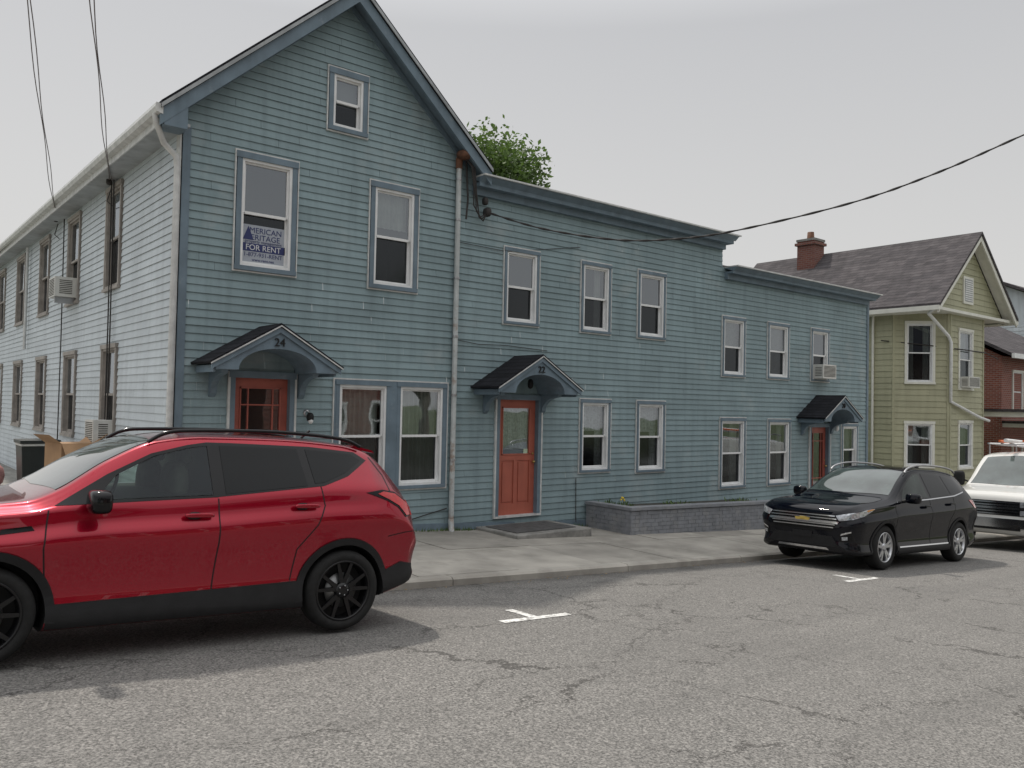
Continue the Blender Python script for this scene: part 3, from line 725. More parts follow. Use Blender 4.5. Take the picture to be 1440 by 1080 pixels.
mb.tube([(26.2,13.3,4.15),(27.0,12.2,4.0),(28.2,11.6,3.9),(30,11.6,3.9),(33.5,12.5,3.9)],.02,mCable,5); mb.build('downspouts',C)
mb=MB(); mb.box(31.2,34.5,10.2,12.9,1.75,1.92,mYelT); mb.box(31.1,34.6,10.1,12.9,1.922,2.02,mShGrey)
for x in (31.4,34.3): mb.box(x-.08,x+.08,10.3,10.46,-1.6,1.75,mWhite)
mb.build('porch',C)
Bk=empty('brick_house'); mb=MB()
mb.box(34.6,42,12.8,20,-2.2,4.1,mBrick)
for x in (34.6,42): mb.face([(x,12.8,4.1),(x,20,4.1),(x,16.4,6.1)],mBrick)
for z in (1.9,-.9):
    for x in (35.6,38.2): window(mb,TF(0,12.79,1,0),x,x+1.05,z,z+1.7,.07,mYelT,'side')
mb.build('walls',Bk)
mb=MB(); mb.prism([(12.3,4.05),(16.4,6.2),(20.5,4.05),(20.5,4.15),(16.4,6.35),(12.3,4.17)],34.2,42.4,mShGrey,lambda u,v,w:(w,u,v)); mb.box(34.2,42.4,12.2,12.3,3.98,4.16,mWhite)
mb.box(34.7,42,10.6,12.8,1.35,1.5,mWhite); mb.box(34.65,42.1,10.5,12.8,1.502,1.6,mShGrey)
for x in (34.9,37.2,39.5,41.8): mb.box(x-.1,x+.1,10.7,10.9,-2.2,1.35,mWhite)
mb.build('roof_and_porch',Bk,recalc=True)
Wh=empty('white_house'); mb=MB()
siding(mb,TF(0,12.5,1,0),lambda z:(46,54) ,-2.5,6.4,[(47.2,48.3,4.2,6.0)],mWSide,.2,.02)
window(mb,TF(0,12.5,1,0),47.2,48.3,4.2,6.0,.08,mYelT)
siding(mb,TF(46,0,0,-1),lambda z:(-22,-12.5),-2.5,6.4,[(-15,-14,4.2,6.0)],mWSide,.2,.02); window(mb,TF(46,0,0,-1),-15,-14,4.2,6.0,.08,mYelT)
mb.face([(46,12.5,6.4),(46,22,6.4),(46,17,8.5)],mWSide)
mb.prism([(12.1,6.3),(17,8.55),(22,6.3),(22,6.4),(17,8.7),(12.1,6.42)],45.6,54.4,mShGrey,lambda u,v,w:(w,u,v))
mb.build('walls_and_roof',Wh)

def across(nm,x0,x1,y1,h,m,rm):
    E=empty(nm); mb=MB(); g=gs((x0+x1)/2)
    T=lambda u,w,z:(x0+u,y1+w,z)
    ops=[]
    n=3
    for r in (.8,3.7):
        for i in range(n):
            a=(x1-x0)*(i+.5)/n-.5; ops.append((a,a+1.0,g+r,g+r+1.7))
    siding(mb,T,lambda z:(0,x1-x0),g-.3,g+h,ops,m,.2,.02,.04)
    for o in ops: window(mb,T,*o,.09,mWhite,'side')
    for xx in (x0,x1): mb.face([(xx,y1,g-.5),(xx,y1-8,g-.5),(xx,y1-8,g+h),(xx,y1-4,g+h+2.6),(xx,y1,g+h)],m)
    mb.prism([(y1+.4,g+h-.1),(y1-4,g+h+2.7),(y1-8.4,g+h-.1),(y1-8.4,g+h),(y1-4,g+h+2.85),(y1+.4,g+h+.02)],x0-.3,x1+.3,rm,lambda u,v,w:(w,u,v))
    mb.build('shell',E)
across('opposite_house',4.5,11,-9,5.8,mBrick,mShGrey); across('opposite_house',13.5,20,-9.5,6.0,mBrickC,mShDark); across('opposite_house',-8,-1.5,-10,5.6,mSide,mShGrey)

# ------------------------------------------------------------------ tree
def tree(x,y,h,R,nm,n=9000,seed=3,ls=1.0):
    rnd=random.Random(seed); E=empty(nm); g=gs(x); mb=MB()
    mb.tube([(x,y,g-.2),(x+.1,y,g+h*.3),(x-.1,y+.1,g+h*.55),(x+.1,y,g+h*.85)],[.3,.24,.16,.05],mBark,12)
    cl=[]
    for i in range(40):
        a=rnd.uniform(0,6.28); t=rnd.uniform(.5,.95); rr=R*rnd.uniform(.25,.95)*sin(min(1,(1.12-t)/.42)*pi/2)
        c=Vector((x+cos(a)*rr,y+sin(a)*rr,g+h*t)); cl.append((c,R*rnd.uniform(.18,.36)))
        s=Vector((x,y,g+h*max(.3,t-.25))); mb.tube([s,s.lerp(c,.5)+Vector((0,0,.15)),c],[.09,.055,.02],mBark,6)
    mb.build('trunk_and_limbs',E)
    mb=MB(); tn=[rnd.uniform(.6,1.4) for _ in cl]
    for i in range(n):
        k=rnd.randrange(len(cl)); c,r=cl[k]
        d=Vector((rnd.gauss(0,1),rnd.gauss(0,1),rnd.gauss(0,.8))); d.normalize(); p=c+d*r*rnd.uniform(.4,1.08)
        s=rnd.uniform(.06,.13)*ls; u=Vector((rnd.gauss(0,1),rnd.gauss(0,1),rnd.gauss(0,.6))).normalized(); v=u.orthogonal().normalized()
        v=(v*cos(i)+u.cross(v)*sin(i))
        mb.face([p-u*s,p+v*s*.55,p+u*s,p-v*s*.55],mLeaf,tn[k]*rnd.uniform(.7,1.3))
    mb.build('foliage',E)
tree(17.9,24.5,12.5,4.1,'leafy_tree',26000,11)
tree(1.5,-14,9,3.2,'leafy_tree',3000,5,1.8); tree(24,-13,10,3.5,'leafy_tree',3000,6,1.8)

# ------------------------------------------------------------------ vehicles
def pchip(xs,ys):
    n=len(xs); h=[xs[i+1]-xs[i] for i in range(n-1)]; dl=[(ys[i+1]-ys[i])/h[i] for i in range(n-1)]
    m=[dl[0]]+[0]*(n-2)+[dl[-1]]
    for i in range(1,n-1):
        if dl[i-1]*dl[i]>0:
            w1=2*h[i]+h[i-1];w2=h[i]+2*h[i-1]; m[i]=(w1+w2)/(w1/dl[i-1]+w2/dl[i])
    def f(x):
        x=max(xs[0],min(xs[-1],x)); i=0
        while i<n-2 and x>xs[i+1]: i+=1
        t=(x-xs[i])/h[i]; return (1+2*t)*(1-t)**2*ys[i]+t*(1-t)**2*h[i]*m[i]+t*t*(3-2*t)*ys[i+1]+t*t*(t-1)*h[i]*m[i+1]
    return f
def carpaint(name,col,metal=.35,rough=.32,edge=.45,dust=.012,coat=1.0,spec=.1):
    m,nt,b,vec=base(name)
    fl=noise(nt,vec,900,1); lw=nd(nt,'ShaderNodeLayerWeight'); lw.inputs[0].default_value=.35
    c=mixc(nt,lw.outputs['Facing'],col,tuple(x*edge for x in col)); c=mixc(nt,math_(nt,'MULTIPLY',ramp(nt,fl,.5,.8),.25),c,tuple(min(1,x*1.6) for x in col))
    d=ramp(nt,noise(nt,vec,3,4),.45,.8)
    g=nd(nt,'ShaderNodeSeparateXYZ'); nt.links.new(vec,g.inputs[0])
    lo=math_(nt,'MULTIPLY',ramp(nt,g.outputs[2],.75,.2),.035)
    c=mixc(nt,math_(nt,'ADD',math_(nt,'MULTIPLY',d,dust),lo,True),c,(.25,.235,.21))
    nt.links.new(c,b.inputs['Base Color']); b.inputs['Metallic'].default_value=metal; b.inputs['Roughness'].default_value=rough
    b.inputs['Specular IOR Level'].default_value=spec
    b.inputs['Coat Weight'].default_value=coat; b.inputs['Coat Roughness'].default_value=.01
    return m
mRed=carpaint('red_car_paint',(.36,.004,.022),.65,.24,.28); mNavy=carpaint('dark_car_paint',(.0022,.003,.0065),.0,.3,.6,.001,.7,.0); mVanW=carpaint('white_car_paint',(.60,.60,.58),0,.4,.9)
mCarGlass=M('tinted_glass',(.005,.006,.007),.02,0,spec=.28); mCarGlassF=M('clear_car_glass',(.024,.034,.029),.02,.7,2.5,spec=.35)
mWind=M('windshield_glass',(.045,.06,.058),.02,.5,2,coat=.7)
mTail=M('tail_lamp_red',(.50,.01,.012),.15,.2,30,coat=1); mHead=M('headlamp_lens',(.45,.47,.5),.08,.5,25,metal=.5,coat=1)
mRimB=M('black_alloy',(.008,.008,.009),.25,0,spec=.4); mRimS=M('silver_alloy',(.55,.56,.58),.3,0,metal=.85)
mGlossB=M('gloss_black',(.005,.005,.006),.12,0,spec=.35); mDisc=M('brake_disc',(.25,.25,.25),.4,.1,9,metal=.9); mPlate=M('licence_plate',(.55,.57,.6),.5,.3,30)
mAmber=M('amber_lens',(.6,.22,.02),.2,0,coat=1)

class Car:
    def __init__(s,name,st,paint,loc,scale,roll=-.022):
        s.E=empty(name,loc); s.E.scale=(scale,)*3; s.E.rotation_euler=(roll,.052,0); s.paint=paint; s.name=name
        xs=[k[0] for k in st]; F=[pchip(xs,[k[j] for k in st]) for j in range(1,8)]
        L=xs[-1]; N=110
        X=sorted(set([round(L*i/N,4) for i in range(N+1)]+xs)); rows=[]
        for x in X:
            w,zb,zbelt,ib,ze,ye,zt=[f(x) for f in F]
            q=zbelt-zb
            cp=[(w-.12,zb),(w-.030,zb+.05),(w-.058,zb+q*.28),(w-.040,zb+q*.48),(w-.004,zb+q*.66),(w+.006,zb+q*.76),(w-.034,zb+q*.88),(w-ib-.004,zbelt),
                (w-ib+(ye-w+ib)*.33,zbelt+(ze-zbelt)*.34),(w-ib+(ye-w+ib)*.66,zbelt+(ze-zbelt)*.67),(ye,ze),(ye-.06,ze+(zt-ze)*.55),(ye*.6,zt-(zt-ze)*.14),(0,zt)]
            P=[Vector((0,y,z)) for y,z in cp]; out=[]
            for i in range(len(P)-1):
                a=P[max(i-1,0)];b=P[i];c=P[i+1];d=P[i+2] if i+2<len(P) else Vector((0,-P[i].y,P[i].z))
                for k in range(4):
                    t=k/4; out.append(.5*((2*b)+(c-a)*t+(2*a-5*b+4*c-d)*t*t+(3*b-a-3*c+d)*t**3))
            out.append(P[-1])
            ring=[(x,-p.y,p.z) for p in out]+[(x,p.y,p.z) for p in out[:-1][::-1]]
            rows.append(ring)
        n=len(rows[0]); V=[p for r in rows for p in r]; Fc=[]
        for i in range(len(rows)-1):
            for k in range(n):
                k2=(k+1)%n; Fc.append((i*n+k,i*n+k2,(i+1)*n+k2,(i+1)*n+k))
        Fc.append(tuple(range(n))[::-1]); Fc.append(tuple((len(rows)-1)*n+k for k in range(n)))
        me=bpy.data.meshes.new('body'); me.from_pydata(V,[],Fc); me.materials.append(paint); me.materials.append(mBlack)
        bm=bmesh.new(); bm.from_mesh(me); bmesh.ops.recalc_face_normals(bm,faces=bm.faces); bm.to_mesh(me)
        bmesh.ops.triangulate(bm,faces=[f for f in bm.faces if len(f.verts)>4]); s.bvh=BVHTree.FromBMesh(bm); bm.free()
        s.me=me; s.L=L; s.dec=MB()
    def arches(s,ws,R,depth=.62,cabin=None):
        o=bpy.data.objects.new('body',s.me); scene.collection.objects.link(o)
        bm=bmesh.new()
        for (x,z) in ws:
            for sd in (-1,1):
                r=bmesh.ops.create_cone(bm,cap_ends=True,segments=56,radius1=R,radius2=R,depth=.6,matrix=Matrix.Translation((x,sd*(depth+.3),z))@Matrix.Rotation(pi/2,4,'X'))
        if cabin:   # open the front-window space right through the cabin
            va=[bm.verts.new((x,-1.2,z)) for x,z in cabin]; vb=[bm.verts.new((x,1.2,z)) for x,z in cabin]
            bm.faces.new(va); bm.faces.new(vb[::-1]); n=len(cabin)
            for i in range(n): j=(i+1)%n; bm.faces.new((va[i],vb[i],vb[j],va[j]))
            bmesh.ops.recalc_face_normals(bm,faces=bm.faces)
        me=bpy.data.meshes.new('cut'); bm.to_mesh(me); bm.free(); me.materials.append(mBlack); co=bpy.data.objects.new('cut',me); scene.collection.objects.link(co)
        md=o.modifiers.new('b','BOOLEAN'); md.object=co; md.operation='DIFFERENCE'; md.solver='EXACT'
        try: md.material_mode='TRANSFER'
        except Exception: pass
        bpy.context.view_layer.update()
        nm=bpy.data.meshes.new_from_object(o.evaluated_get(bpy.context.evaluated_depsgraph_get()))
        bpy.data.objects.remove(co); o.modifiers.clear(); o.data=nm
        for p in nm.polygons: p.use_smooth=True
        nm.set_sharp_from_angle(angle=radians(38)); o.parent=s.E; s.body=o
    def decal(s,poly,ax,sd,mat,off=.004,step=.05,tint=1):
        bm=bmesh.new(); vs=[bm.verts.new((p[0],p[1],0)) for p in poly]; f=bm.faces.new(vs); bmesh.ops.triangulate(bm,faces=[f])
        for d in (0,1):
            lo=min(p[d] for p in poly);hi=max(p[d] for p in poly); q=math.floor(lo/step)*step+step
            while q<hi-1e-5:
                nrm=(1,0,0) if d==0 else (0,1,0); cop=(q,0,0) if d==0 else (0,q,0)
                bmesh.ops.bisect_plane(bm,geom=bm.verts[:]+bm.edges[:]+bm.faces[:],plane_co=cop,plane_no=nrm,dist=1e-6); q+=step
        D={'y':Vector((0,-sd,0)),'x':Vector((-sd,0,0)),'z':Vector((0,0,-1))}[ax]
        for v in bm.verts:
            a,b=v.co.x,v.co.y
            o=Vector((a,sd*4,b)) if ax=='y' else (Vector((s.L/2+sd*8,a,b)) if ax=='x' else Vector((a,b,5)))
            h=s.bvh.ray_cast(o,D)
            if h[0] is None:
                p=Vector((a,sd*.8,b)) if ax=='y' else (Vector((s.L/2+sd*s.L/2,a,b)) if ax=='x' else Vector((a,b,1))); h=s.bvh.find_nearest(p)
            v.co=h[0]-D*off
        bd=[e for e in bm.edges if e.is_boundary]
        r=bmesh.ops.extrude_edge_only(bm,edges=bd)
        for g in r['geom']:
            if isinstance(g,bmesh.types.BMVert): g.co=g.co+D*(off+.003)
        bm.verts.ensure_lookup_table(); i0=len(s.dec.v); bm.verts.index_update()
        s.dec.v+=[tuple(v.co) for v in bm.verts]; mi=s.dec.mi(mat)
        for f in bm.faces: s.dec.f.append(tuple(i0+v.index for v in f.verts)); s.dec.m.append(mi); s.dec.t.append(tint); s.dec.sm.append(True)
        bm.free()
    def both(s,poly,mat,off=.004,step=.05):
        for sd in (-1,1): s.decal(poly,'y',sd,mat,off,step)
    def line(s,pts,w,mat,off=.002,ax='y',sds=(-1,1)):
        P=[Vector((p[0],p[1])) for p in pts]; Lf=[];Rt=[]
        for i,p in enumerate(P):
            d=(P[min(i+1,len(P)-1)]-P[max(i-1,0)]).normalized(); n=Vector((-d.y,d.x))*w/2; Lf.append(p+n); Rt.append(p-n)
        for i in range(len(P)-1):
            for sd in sds: s.decal([tuple(Lf[i]),tuple(Lf[i+1]),tuple(Rt[i+1]),tuple(Rt[i])],ax,sd,mat,off,.04)
    def ring(s,cx,cz,r0,r1,zmin,mat,off=.012):
        n=28
        for i in range(n):
            a0=radians(-25+230*i/n);a1=radians(-25+230*(i+1)/n)
            q=[(cx+r*cos(a),cz+r*sin(a)) for r,a in ((r0,a0),(r1,a0),(r1,a1),(r0,a1))]
            if min(p[1] for p in q)<zmin: continue
            for sd in (-1,1): s.decal(q,'y',sd,mat,off,.2)
    def wheel(s,x,z,R,rimR,yo,wd,kind,tag,):
        for sd in (-1,1):
            mb=MB(); P=lambda a,h,b,sd=sd:(x+a,sd*(yo+h),z+b)
            pr=[(rimR-.01,-wd),(rimR,-wd),(rimR+.03,-wd-.008),(R-.03,-wd),(R-.008,-wd+.02),(R,-wd+.05),(R,-.05),(R-.008,-.02),(R-.03,-.0),(rimR+.03,.008),(rimR+.005,0.0),(rimR-.008,-.012)]
            mb.lathe(pr,mRubber,P,56)
            rm=mRimB if kind=='black' else mRimS
            mb.lathe([(rimR-.003,-.008),(rimR-.012,.001),(rimR-.022,-.006),(rimR-.03,-.05),(rimR-.035,-wd)],rm,P,56)
            mb.lathe([(rimR-.02,-.12),(.0,-.12)],mBlack,P,40); mb.lathe([(.15,-.075),(.15,-.065),(.0,-.065)],mDisc,P,40)
            mb.lathe([(.07,-.05),(.065,-.016),(.03,-.010),(.0,-.010)],rm,P,24)
            ns=5
            for k in range(ns):
                a0=2*pi*k/ns+.3
                for dlt in (-1,1):
                    a1=a0+dlt*.09; a2=a0+dlt*(.27 if kind=='black' else .20); w0,w1=.020,.013
                    if kind!='black': w0,w1=.024,.018
                    p0=Vector((cos(a1)*.05,sin(a1)*.05)); p1=Vector((cos(a2)*(rimR-.018),sin(a2)*(rimR-.018))); d=(p1-p0).normalized(); nn=Vector((-d.y,d.x))
                    b=[(p0-nn*w0,-.022),(p0+nn*w0,-.022),(p1+nn*w1,-.010),(p1-nn*w1,-.010)]
                    t=[(q[0],q[1]-.03) for q in b]
                    mb.hexa([P(q[0].x,q[1],q[0].y) for q in t],[P(q[0].x,q[1],q[0].y) for q in b],rm)
            for k in range(5):
                a=2*pi*k/5; mb.blob(P(.042*cos(a),-.008,.042*sin(a)),(.007,.006,.007),mMetal,1,8)
            mb.build('wheel_%s_%s'%(tag,'near' if sd<0 else 'far'),s.E,recalc=True)
    def finish(s):
        o=s.dec.build('trim_and_glass',s.E); o.data.set_sharp_from_angle(angle=radians(40))

def mirror(mb,x,y,z,mat,sd,r=(.075,.12,.085)):
    mb.blob((x,sd*(y+.06),z),r,mat,.55,20); mb.tube([(x-.01,sd*(y-.12),z-.06),(x,sd*(y+.0),z-.03)],.03,mBlack,8)
def seats(mb,x):
    for sd in (-1,1):
        mb.blob((x,sd*.36,1.16),(.075,.23,.25),mSeat,.6,18); mb.blob((x+.06,sd*.36,1.455),(.045,.13,.07),mSeat,.6,16)
        mb.tube([(x+.05,sd*.36-.06,1.36),(x+.05,sd*.36-.06,1.45)],.008,mMetal,5); mb.tube([(x+.05,sd*.36+.06,1.36),(x+.05,sd*.36+.06,1.45)],.008,mMetal,5)
    mb.tube([(x-.52+.07*sin(2*pi*k/20),-.36+.18*cos(2*pi*k/20),1.14+.17*sin(2*pi*k/20)) for k in range(21)],.014,mBlack,6)

stE=[(0,.60,.32,.74,.03,.785,.50,.83),(.04,.72,.28,.80,.03,.85,.62,.90),(.15,.83,.24,.88,.03,.94,.72,.99),(.35,.895,.22,.95,.03,1.01,.77,1.05),
 (.90,.915,.22,1.01,.035,1.07,.78,1.11),(1.15,.92,.22,1.03,.04,1.09,.78,1.14),(1.32,.92,.21,1.06,.045,1.15,.775,1.21),(1.68,.92,.21,1.09,.05,1.38,.715,1.45),
 (2.02,.92,.21,1.105,.055,1.535,.665,1.605),(2.4,.92,.21,1.13,.055,1.59,.64,1.652),(3.0,.92,.21,1.18,.055,1.597,.635,1.662),(3.6,.92,.22,1.22,.06,1.575,.625,1.632),
 (3.88,.91,.24,1.22,.07,1.52,.615,1.575),(4.03,.895,.27,1.20,.08,1.41,.63,1.49),(4.17,.875,.30,1.15,.08,1.25,.67,1.33),(4.29,.85,.34,1.02,.06,1.10,.70,1.15),(4.37,.79,.38,.86,.06,.93,.64,.97),(4.41,.70,.42,.76,.05,.82,.58,.85)]
c=Car('red_suv_car',stE,mRed,(-.175,7.08,.009),.96)
fw=[(1.56,1.125),(2.42,1.165),(2.40,1.548),(2.25,1.525),(1.99,1.455),(1.72,1.31)]
c.arches([(.91,.345),(3.60,.345)],.395,cabin=fw)
c.both([(2.42,1.148),(3.37,1.245),(3.62,1.33),(3.86,1.47),(3.74,1.54),(3.3,1.573),(2.6,1.578),(2.40,1.576),(2.40,1.548)],mGlossB,.004)
c.both([(1.72,1.31),(1.99,1.455),(2.25,1.525),(2.40,1.548),(2.40,1.576),(2.25,1.55),(1.97,1.475),(1.66,1.315)],mGlossB,.004)
c.both([(1.31,1.09),(2.46,1.15),(2.42,1.165),(1.56,1.125)],mGlossB,.004); c.both([(1.31,1.09),(1.56,1.125),(1.72,1.31),(1.66,1.315)],mGlossB,.004)
c.both([(1.565,1.13),(2.417,1.168),(2.397,1.544),(2.25,1.521),(1.992,1.451),(1.725,1.307)],mCarSee,.001)
c.both([(2.52,1.175),(3.22,1.245),(3.17,1.55),(2.5,1.552)],mCarGlass,.008)
c.both([(3.29,1.265),(3.38,1.275),(3.60,1.36),(3.79,1.468),(3.70,1.52),(3.25,1.548)],mCarGlass,.008)
c.line([(1.27,1.06),(1.25,.80),(1.30,.42)],.010,mBlack); c.line([(2.46,1.14),(2.47,.80),(2.45,.42)],.010,mBlack)
c.line([(3.34,1.24),(3.37,1.08),(3.30,.92),(3.14,.72),(3.10,.46)],.010,mBlack)
c.line([(4.02,.80),(4.2,.83),(4.30,.84)],.008,mBlack); c.line([(3.90,1.50),(4.02,1.34),(4.05,1.20)],.012,mGlossB)
c.both([(1.30,.235),(3.22,.235),(3.20,.335),(3.16,.455),(1.36,.405),(1.31,.33)],mBlack,.012)
c.both([(4.0,.30),(4.25,.36),(4.35,.40),(4.35,.53),(4.20,.56),(4.03,.50)],mBlack,.012)
c.both([(.10,.28),(.50,.245),(.49,.42),(.30,.47),(.08,.45)],mBlack,.012)
c.ring(.91,.345,.392,.452,.235,mBlack); c.ring(3.60,.345,.392,.452,.235,mBlack)
c.both([(3.78,1.19),(3.95,1.215),(4.10,1.195),(4.25,1.10),(4.27,.98),(4.20,.97),(4.12,1.06),(4.0,1.12)],mGlossB,.006,.03)
c.both([(3.90,1.18),(3.97,1.20),(4.10,1.18),(4.24,1.09),(4.26,.99),(4.21,.985),(4.13,1.075),(4.02,1.13)],mTail,.012,.03)
c.decal([(-.58,1.19),(.58,1.19),(.50,1.50),(-.50,1.50)],'x',1,mCarGlass); c.decal([(-.3,.80),(.3,.80),(.3,.92),(-.3,.92)],'x',1,mPlate)
c.decal([(-.80,.98),(-.45,1.0),(-.45,1.10),(-.78,1.12)],'x',1,mTail,.01); c.decal([(.80,.98),(.45,1.0),(.45,1.10),(.78,1.12)],'x',1,mTail,.01)
c.decal([(1.33,-.70),(1.28,0),(1.33,.70),(1.98,.60),(2.02,0),(1.98,-.60)],'z',1,mWind,.005)
c.decal([(-.5,.62),(.5,.62),(.55,.76),(-.55,.76)],'x',-1,mGlossB); c.decal([(-.5,.36),(.5,.36),(.5,.55),(-.5,.55)],'x',-1,mBlack)
c.both([(.07,.78),(.45,.91),(.62,.99),(.40,.96),(.08,.86)],mHead,.006,.03)
c.both([(.98,.90),(1.19,.925),(1.17,.955),(.99,.935)],mGlossB,.006)
mb=MB()
for sd in (-1,1):
    mirror(mb,1.56,.96,1.13,mGlossB,sd)
    for (x,z) in ((2.27,1.01),(3.16,1.075)):
        mb.blob((x,sd*.90,z),(.055,.014,.03),mBlack,.8,14); mb.blob((x+.03,sd*.932,z+.005),(.115,.014,.017),mRed,.5,16)
    pts=[(1.95,sd*.655,1.56),(2.08,sd*.65,1.635),(2.3,sd*.64,1.665),(3.0,sd*.625,1.688),(3.6,sd*.615,1.658),(3.82,sd*.61,1.59)]
    mb.tube(cr(pts,5),.016,mGlossB,8)
mb.prism([(3.74,1.575),(3.78,1.60),(3.98,1.560),(4.0,1.537)],-.56,.56,mRed,lambda u,v,w:(u,w,v))
mb.tube([(3.5,0,1.63),(3.6,0,1.72)],.012,mBlack,6); mb.blob((1.0,0,.3),(.5,.6,.12),mBlack,.5,12); mb.tube([(3.5,.3,.3),(4.3,.3,.32)],.04,mMetal,8)
mb.build('mirrors_rails_handles',c.E,recalc=True)
mb=MB(); seats(mb,2.26); mb.build('interior',c.E)
c.wheel(.91,.345,.345,.262,.885,.225,'black','front'); c.wheel(3.60,.345,.345,.262,.885,.225,'black','rear')
c.finish()

stQ=[(0,.62,.34,.78,.03,.83,.52,.87),(.04,.74,.28,.84,.03,.89,.64,.93),(.14,.84,.24,.90,.03,.95,.74,.99),(.35,.895,.22,.94,.03,1.0,.78,1.04),
 (.95,.915,.21,1.0,.035,1.06,.79,1.10),(1.22,.92,.21,1.03,.04,1.10,.79,1.145),(1.38,.92,.21,1.055,.045,1.15,.78,1.21),(1.78,.92,.21,1.08,.05,1.38,.72,1.45),
 (2.15,.92,.21,1.095,.055,1.535,.67,1.60),(2.6,.92,.21,1.12,.055,1.585,.645,1.655),(3.2,.92,.21,1.15,.055,1.58,.635,1.655),(3.8,.915,.22,1.19,.06,1.545,.625,1.615),
 (4.15,.90,.24,1.2,.07,1.48,.61,1.56),(4.32,.88,.27,1.17,.08,1.35,.63,1.44),(4.45,.86,.30,1.10,.08,1.2,.67,1.26),(4.57,.82,.34,.97,.06,1.04,.68,1.08),(4.63,.75,.38,.82,.06,.88,.60,.92),(4.65,.68,.42,.72,.05,.78,.55,.80)]
q=Car('dark_suv_car',stQ,mNavy,(11.62,7.12,-.622),.965)
q.arches([(.95,.355),(3.675,.355)],.395)
q.both([(1.36,1.08),(2.50,1.125),(3.5,1.185),(3.95,1.26),(4.10,1.36),(3.9,1.48),(3.3,1.555),(2.6,1.57),(2.3,1.55),(2.02,1.46),(1.72,1.30)],mGlossB,.004)
q.both([(1.58,1.115),(2.48,1.145),(2.46,1.545),(2.30,1.525),(2.04,1.44),(1.76,1.29)],mCarGlassF,.008)
q.both([(2.58,1.15),(3.30,1.19),(3.24,1.53),(2.56,1.548)],mCarGlass,.008); q.both([(3.38,1.20),(3.85,1.25),(4.0,1.35),(3.82,1.46),(3.33,1.52)],mCarGlass,.008)
q.line([(1.36,1.068),(2.5,1.115),(3.5,1.175),(3.95,1.245)],.016,mChrome,.007)
q.line([(1.30,1.05),(1.27,.80),(1.32,.36)],.012,mBlack); q.line([(2.52,1.12),(2.54,.36)],.012,mBlack); q.line([(3.44,1.18),(3.45,1.0),(3.27,.75),(3.22,.4)],.012,mBlack)
q.both([(1.36,.235),(3.28,.235),(3.24,.33),(1.38,.33)],mBlack,.012); q.line([(1.42,.345),(3.2,.355)],.02,mChrome,.013)
q.ring(.95,.355,.392,.435,.235,mBlack); q.ring(3.675,.355,.392,.435,.235,mBlack)
q.decal([(1.35,-.72),(1.30,0),(1.35,.72),(2.10,.60),(2.15,0),(2.10,-.60)],'z',1,mWind,.005)
q.decal([(-.52,.86),(.52,.86),(.60,.76),(.50,.60),(-.50,.60),(-.60,.76)],'x',-1,mGlossB,.006)
for z,w in ((.835,.55),(.79,.58),(.745,.58),(.70,.555),(.655,.53)): q.decal([(-w,z-.008),(w,z-.008),(w,z+.008),(-w,z+.008)],'x',-1,mChrome,.014)
q.decal([(-.60,.715),(.60,.715),(.615,.75),(-.615,.75)],'x',-1,mChrome,.018)
q.decal([(-.11,.735),(-.04,.735),(-.04,.755),(.04,.755),(.04,.735),(.11,.735),(.13,.775),(.04,.775),(.04,.79),(-.04,.79),(-.04,.775),(-.13,.775)],'x',-1,mGold,.03)
q.decal([(-.62,.36),(.62,.36),(.50,.52),(-.50,.52)],'x',-1,mBlack,.008); q.decal([(-.45,.30),(.45,.30),(.42,.335),(-.42,.335)],'x',-1,mChrome,.012)
q.decal([(-.17,.47),(.17,.47),(.17,.565),(-.17,.565)],'x',-1,mBlack,.02)
for sd in (-1,1):
    q.decal([(sd*.56,.845),(sd*.62,.765),(sd*.80,.80),(sd*.83,.87),(sd*.80,.905)],'x',-1,mHead,.008,.03)
    q.decal([(sd*.62,.45),(sd*.62,.56),(sd*.78,.62),(sd*.80,.47)],'x',-1,mGlossB,.008,.03); q.decal([(sd*.64,.54),(sd*.65,.57),(sd*.78,.615),(sd*.78,.595)],'x',-1,mChrome,.013,.03); q.decal([(sd*.66,.47),(sd*.66,.52),(sd*.73,.53),(sd*.73,.48)],'x',-1,mHead,.015,.03)
q.both([(.10,.80),(.30,.85),(.52,.925),(.62,.97),(.40,.955),(.12,.90)],mHead,.008,.03); q.both([(.40,.92),(.60,.96),(.55,.965),(.38,.945)],mAmber,.012,.03)
q.both([(4.10,1.10),(4.35,1.10),(4.5,1.0),(4.48,.93),(4.25,.97)],mTail,.008,.03)
mb=MB()
for sd in (-1,1):
    mirror(mb,1.58,.97,1.14,mNavy,sd)
    for (x,z) in ((2.30,1.0),(3.25,1.04)): mb.blob((x+.03,sd*.932,z+.005),(.11,.014,.016),mNavy,.5,16)
    mb.tube(cr([(2.0,sd*.67,1.55),(2.15,sd*.66,1.63),(2.6,sd*.645,1.69),(3.4,sd*.63,1.685),(3.9,sd*.62,1.64),(4.05,sd*.615,1.58)],5),.017,mMetal,8)
mb.blob((3.9,0,1.66),(.08,.02,.04),mNavy,.9,12); mb.blob((1.0,0,.32),(.5,.6,.12),mBlack,.5,12)
mb.build('mirrors_rails_handles',q.E)
q.wheel(.95,.355,.355,.245,.885,.225,'silver','front'); q.wheel(3.675,.355,.355,.245,.885,.225,'silver','rear'); q.finish()

